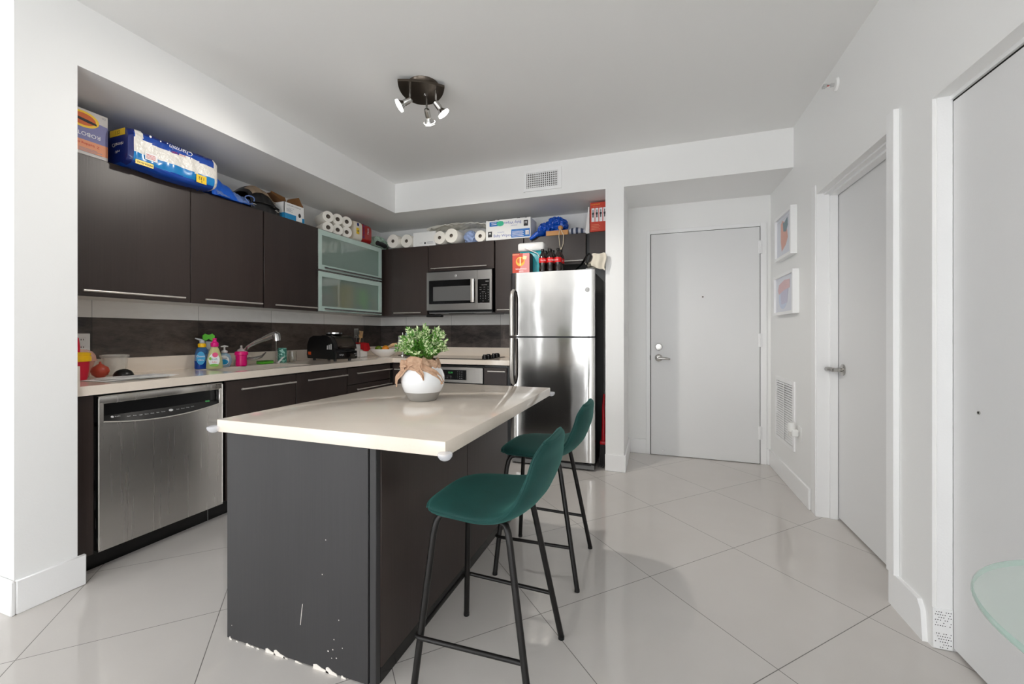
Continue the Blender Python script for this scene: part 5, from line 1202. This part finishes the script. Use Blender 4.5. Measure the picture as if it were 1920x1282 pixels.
P = Part().tube([(-2.78, 2.43, WTZ), (-2.78, 2.43, WTZ+.26)], .0035, 'chrome', 8).box(-2.80, -2.76, 2.40, 2.46, WTZ, WTZ+.006, 'chrome', .002, 1) if False else Part().cyl((-2.995, 2.575, WTZ), (-2.995, 2.575, WTZ+.205), .0035, 'nickel', seg=8).prism([(0, 0), (.012, 0), (.05, .045), (.044, .05)], (-2.995, 2.58, WTZ), V((.5, .86, 0)), Z, V((.008, 0, 0)), 'white_plastic'); tag(P.build('upright_rod'), 'thin upright metal rod beside the faucet head', 'rod')
P = Part().box(-3.06, -2.985, 2.445, 2.545, WTZ, WTZ+.018, 'brush_green', .004, 2).box(-3.06, -2.985, 2.445, 2.545, WTZ+.018, WTZ+.026, 'leaf_dark', .003, 1); tag(P.build('kitchen_sponge'), 'green kitchen sponge lying behind the sink', 'sponge')
m = mat('can_green', (96, 170, 150), .3); t = NT(m); n1 = t.noise(t.pos(), 55, 2); t.col(t.mix(t.math('GREATER_THAN', n1, .52), srgb(70, 140, 124), srgb(160, 214, 200)))
P = Part().lathe([(.001, 0), (.033, 0), (.035, .004), (.035, .116), (.031, .122), (.029, .12), (.001, .119)], (-3.03, 2.665, WTZ), 'can_green', 26); tag(P.build('drink_can'), 'mottled green drink can right of the upright rod', 'can')
P = Part().lathe([(.001, .002), (.026, .002), (.033, .03), (.034, .05), (.030, .092), (.0285, .092), (.032, .05), (.031, .03), (.024, .008), (.001, .008)], (-3.0, 2.745, WTZ), 'clear_glass', 28); tag(P.build('drinking_glass'), 'small clear drinking glass between can and grill', 'glass')
# indoor grill / air fryer
A = Matrix.Translation((-2.655, 2.872, WTZ)) @ Matrix.Rotation(radians(-17), 4, 'Z')   # local x: along front (+Y-ish side), origin near front corner
m = mat('grill_lid', (86, 78, 72), .25, metal=1); mat('orange_label', (236, 90, 30), .4)
T = thing('indoor_grill', 'black indoor grill with dark metal lid on worktop', 'grill', (-2.76, 3.0, WTZ))
GP = lambda: Part(Matrix.Translation((-2.640, 2.850, WTZ)) @ Matrix.Rotation(radians(-14), 4, 'Z') @ Matrix.Diagonal((1.24, 1, 1.06, 1)))
# local axes: +x to the room (front), +y to the right along the front, z up; body from x=-.34..0, y=0..0.27
W_, D_ = .225, .34
P = GP()
prof = [(0, .018), (.006, .03), (.004, .085), (-.02, .088), (-.02, .10), (0, .104), (-.012, .15), (-.045, .195), (-.09, .215), (-.26, .215), (-.31, .195), (-.34, .14), (-.345, .05), (-.335, .018)]
P.prism(prof, (0, 0, 0), X, Z, Y*W_, 'black_plastic'); P.build('body', T, angle=30)
P = GP(); lidp = [(.002, .104), (-.010, .152), (-.044, .198), (-.088, .2185), (-.20, .2185), (-.20, .214), (-.092, .214), (-.050, .193), (-.018, .148), (-.006, .104)]
P.prism(lidp, (0, .035, 0), X, Z, Y*(W_-.055), 'grill_lid'); P.build('lid', T)
P = GP().tube([(.006, .05, .125), (.030, .055, .122), (.036, .075, .122), (.036, W_-.065, .122), (.030, W_-.045, .122), (.006, W_-.04, .125)], .0085, 'grill_lid', 10); P.build('handle', T)
P = GP().lathe([(.001, 0), (.050, 0), (.062, .010), (.070, .012), (.070, .022), (.001, .024)], (-.15, W_/2, .218), 'black_plastic', 28); P.build('top_cap', T); P = GP().lathe([(.066, 0), (.071, 0), (.071, .012), (.066, .0125)], (-.15, W_/2, .231), 'chrome', 28); P.build('cap_ring', T)
P = GP().box(-.002, .0075, .012, W_-.012, .026, .082, 'black_gloss', .003, 1); cp = P.build('control_panel', T)
P = GP(); P.lathe([(.001, 0), (.013, 0), (.012, .012), (.001, .012)], (.008, .15, .054), 'grill_lid', 18, Matrix.Rotation(pi/2, 4, 'Y')); P.text('NINJA', (.0082, .065, .054), Y, Z, .012, 'silver_mark').text('AIR CRISP', (.0082, .213, .062), Y, Z, .007, 'silver_mark').text('350', (.0082, .213, .046), Y, Z, .009, 'silver_mark'); P.build('dial_and_marks', cp)
P = GP()
for k in range(3): P.box(-.045-k*.022, -.033-k*.022, -.001, .0005, .10, .145-.006*k, 'silver_mark')
P.box(-.325, -.29, -.0015, .0005, .05, .075, 'orange_label'); P.build('side_vents', T)
P = GP()
for xx in (-.30, -.04):
    for yy in (.04, W_-.04): P.cyl((xx, yy, 0), (xx, yy, .02), .012, 'black_plastic', seg=12)
P.build('feet', T)
# utensil caddy with a red cloth
U0 = V((-2.955, 3.545, WTZ))
T = thing('utensil_caddy', 'white square utensil caddy on worktop beside the grill', 'utensil holder', U0)
P = Part(); w_ = .058; hgt = .135
for b in ((-w_, w_, -w_, -w_+.004), (-w_, w_, w_-.004, w_), (-w_, -w_+.004, -w_, w_), (w_-.004, w_, -w_, w_)): P.box(U0.x+b[0], U0.x+b[1], U0.y+b[2], U0.y+b[3], WTZ, WTZ+hgt, 'white_glossy', .001, 1)
P.box(U0.x-w_, U0.x+w_, U0.y-w_, U0.y+w_, WTZ, WTZ+.004, 'white_glossy'); P.build('body', T)
mat('cloth_red', (180, 14, 26), .85); mat('wood_utensil', (206, 166, 118), .6); mat('utensil_black', (20, 20, 22), .4)
def utensil(name, label, base, top, m, head):
    P = Part(); base, top = V(base), V(top); P.tube([base, top], .006, m, 8); d = (top-base).normalized(); s = V((.4, .9, 0)); s = (s-d*s.dot(d)).normalized(); n = d.cross(s)
    if head == 'slots':
        for k in range(5): q = (k-2)*.011; P.prism([(q-.003, 0), (q+.003, 0), (q+.0035, .085), (q-.0035, .085)], top-n*.002, s, d, n*.004, m)
        P.prism([(-.026, -.005), (.026, -.005), (.026, .012), (-.026, .012)], top-n*.002, s, d, n*.004, m).prism([(-.026, .078), (.026, .078), (.024, .094), (-.024, .094)], top-n*.002, s, d, n*.004, m)
    elif head == 'spoon': P.prism(ell(0, .036, .024, .040), top-n*.003, s, d, n*.006, m)
    else: 
        for k in range(4): q = (k-1.5)*.012; P.prism([(q-.004, 0), (q+.004, 0), (q+.003, .07), (q-.003, .07)], top-n*.002, s, d, n*.004, m)
        P.prism([(-.023, -.004), (.023, -.004), (.023, .02), (-.023, .02)], top-n*.002, s, d, n*.004, m)
    return tag(P.build(name), label, 'utensil', 'utensils in the white caddy')
u0 = U0+Z*.006
utensil('slotted_turner', 'steel slotted turner standing left in the white caddy', u0+V((-.02, -.012, 0)), u0+V((-.025, -.012, .20)), 'nickel', 'slots')
utensil('wooden_fork', 'pale wooden fork standing right in the white caddy', u0+V((-.035, .015, 0)), u0+V((-.035, .060, .20)), 'wood_utensil', 'fork')
utensil('black_spoon', 'black serving spoon at the back of the white caddy', u0+V((-.02, .02, 0)), u0+V((-.04, .02, .22)), 'utensil_black', 'spoon')
def rcl(u, v):
    y = U0.y-.058+.125*u
    if v < .5: q = v*2; return V((U0.x-.008+.076*q, y, WTZ+hgt+.006+.010*(1-q)*abs(sin(u*8))+.004))
    q = (v-.5)*2; dr = .085*(.35+.65*sin(pi*(.15+.6*u)))
    return V((U0.x+.068+.006*sin(u*12)*q, y+.035*q*u, WTZ+hgt+.010-dr*q))
P = Part().sheet(rcl, 30, 25, 'cloth_red', .003); tag(P.build('red_cloth'), 'red cloth draped over the white utensil caddy', 'cloth')
P = Part().tube([(-3.08, 3.74, WTZ+.002), (-3.07, 3.80, WTZ+.11), (-3.03, 3.84, WTZ+.235)], .007, 'utensil_black', 8).tube([(-3.035, 3.835, WTZ+.22), (-3.00, 3.87, WTZ+.25)], .006, 'nickel', 8) if False else None
# white bowl of fruit
B0 = V((-2.775, 3.73, WTZ))
T = thing('fruit_bowl', 'wide white bowl holding fruit in the worktop corner', 'bowl', B0)
Part().lathe([(.001, .003), (.055, .003), (.062, .0), (.066, .004), (.110, .03), (.140, .060), (.150, .082), (.146, .082), (.134, .062), (.105, .036), (.06, .012), (.001, .010)], B0, 'white_glossy', 44).build('bowl_body', T, angle=60)
mat('fruit_lime', (96, 120, 30), .4); mat('fruit_orange', (226, 140, 40), .45); mat('fruit_tan', (222, 184, 140), .6); mat('fruit_yellow', (220, 180, 60), .45)
def fruit(name, label, cat, c, r, m, s=(1, 1, 1)): tag(Part().blob(B0+V(c), (r*s[0], r*s[1], r*s[2]), m, 3, .04, 3, 3).build(name), label, cat)
fruit('lime', 'dark green lime in the white bowl', 'lime', (-.045, -.04, .080), .036, 'fruit_lime', (1.15, 1, .95))
fruit('orange', 'orange in the middle of the white bowl', 'orange', (.035, -.03, .078), .038, 'fruit_orange')
fruit('lemon', 'yellow lemon at the back of the white bowl', 'lemon', (-.02, .05, .085), .034, 'fruit_yellow', (1.2, 1, 1))
P = Part().tube([B0+V((.02, .05, .10)), B0+V((.07, .055, .125)), B0+V((.115, .06, .135))], [.016, .019, .012], 'fruit_tan', 12); tag(P.build('bread_stick'), 'pale tan bread stick poking out of the bowl', 'bread')
# grinder with pale lid and stand behind the plant
C0 = V((-2.58, 3.93, WTZ))
T = thing('coffee_grinder', 'black grinder with pale blue lid behind the plant', 'grinder', C0)
Part().lathe([(.001, 0), (.058, 0), (.060, .01), (.052, .08), (.046, .15), (.046, .205), (.001, .205)], C0, 'black_plastic', 28).build('body', T)
mat('lid_pale', (176, 208, 212), .25); Part().lathe([(.001, .206), (.040, .206), (.052, .225), (.054, .25), (.050, .256), (.001, .258)], C0, 'lid_pale', 28).build('lid', T)
P = Part().cyl((-2.70, 3.96, WTZ), (-2.70, 3.96, WTZ+.26), .008, 'nickel', seg=12).lathe([(.001, 0), (.05, 0), (.05, .008), (.008, .012), (.001, .012)], (-2.70, 3.96, WTZ), 'nickel', 24); tag(P.build('towel_pole'), 'slim steel pole stand left of the black grinder', 'pole stand')
# ================================================================== LIGHT, CAMERA
w = bpy.data.worlds.new('daylight'); SC.world = w; w.use_nodes = True
bg = w.node_tree.nodes['Background']; bg.inputs[0].default_value = (.94, .97, 1, 1); bg.inputs[1].default_value = 6.2
cam = bpy.data.cameras.new('camera'); co = bpy.data.objects.new('camera', cam); COL.objects.link(co); SC.camera = co
cam.sensor_width = 36; cam.sensor_fit = 'HORIZONTAL'; cam.lens = 765/1920*36; cam.shift_y = -(641-625.7)/1920; cam.clip_start = .02
co.location = (0, 0, 1.15); co.rotation_euler = (radians(90), 0, radians(19.28))
SC.view_settings.view_transform = 'Standard'; SC.view_settings.look = 'None'; SC.view_settings.gamma = 1; SC.view_settings.use_curve_mapping = False
SC.view_settings.exposure = 0.13
SC.cycles.max_bounces = 14; SC.cycles.diffuse_bounces = 8; SC.cycles.glossy_bounces = 6; SC.cycles.transmission_bounces = 10
SC.cycles.caustics_reflective = False; SC.cycles.caustics_refractive = False; SC.cycles.sample_clamp_indirect = 6; SC.cycles.blur_glossy = .5
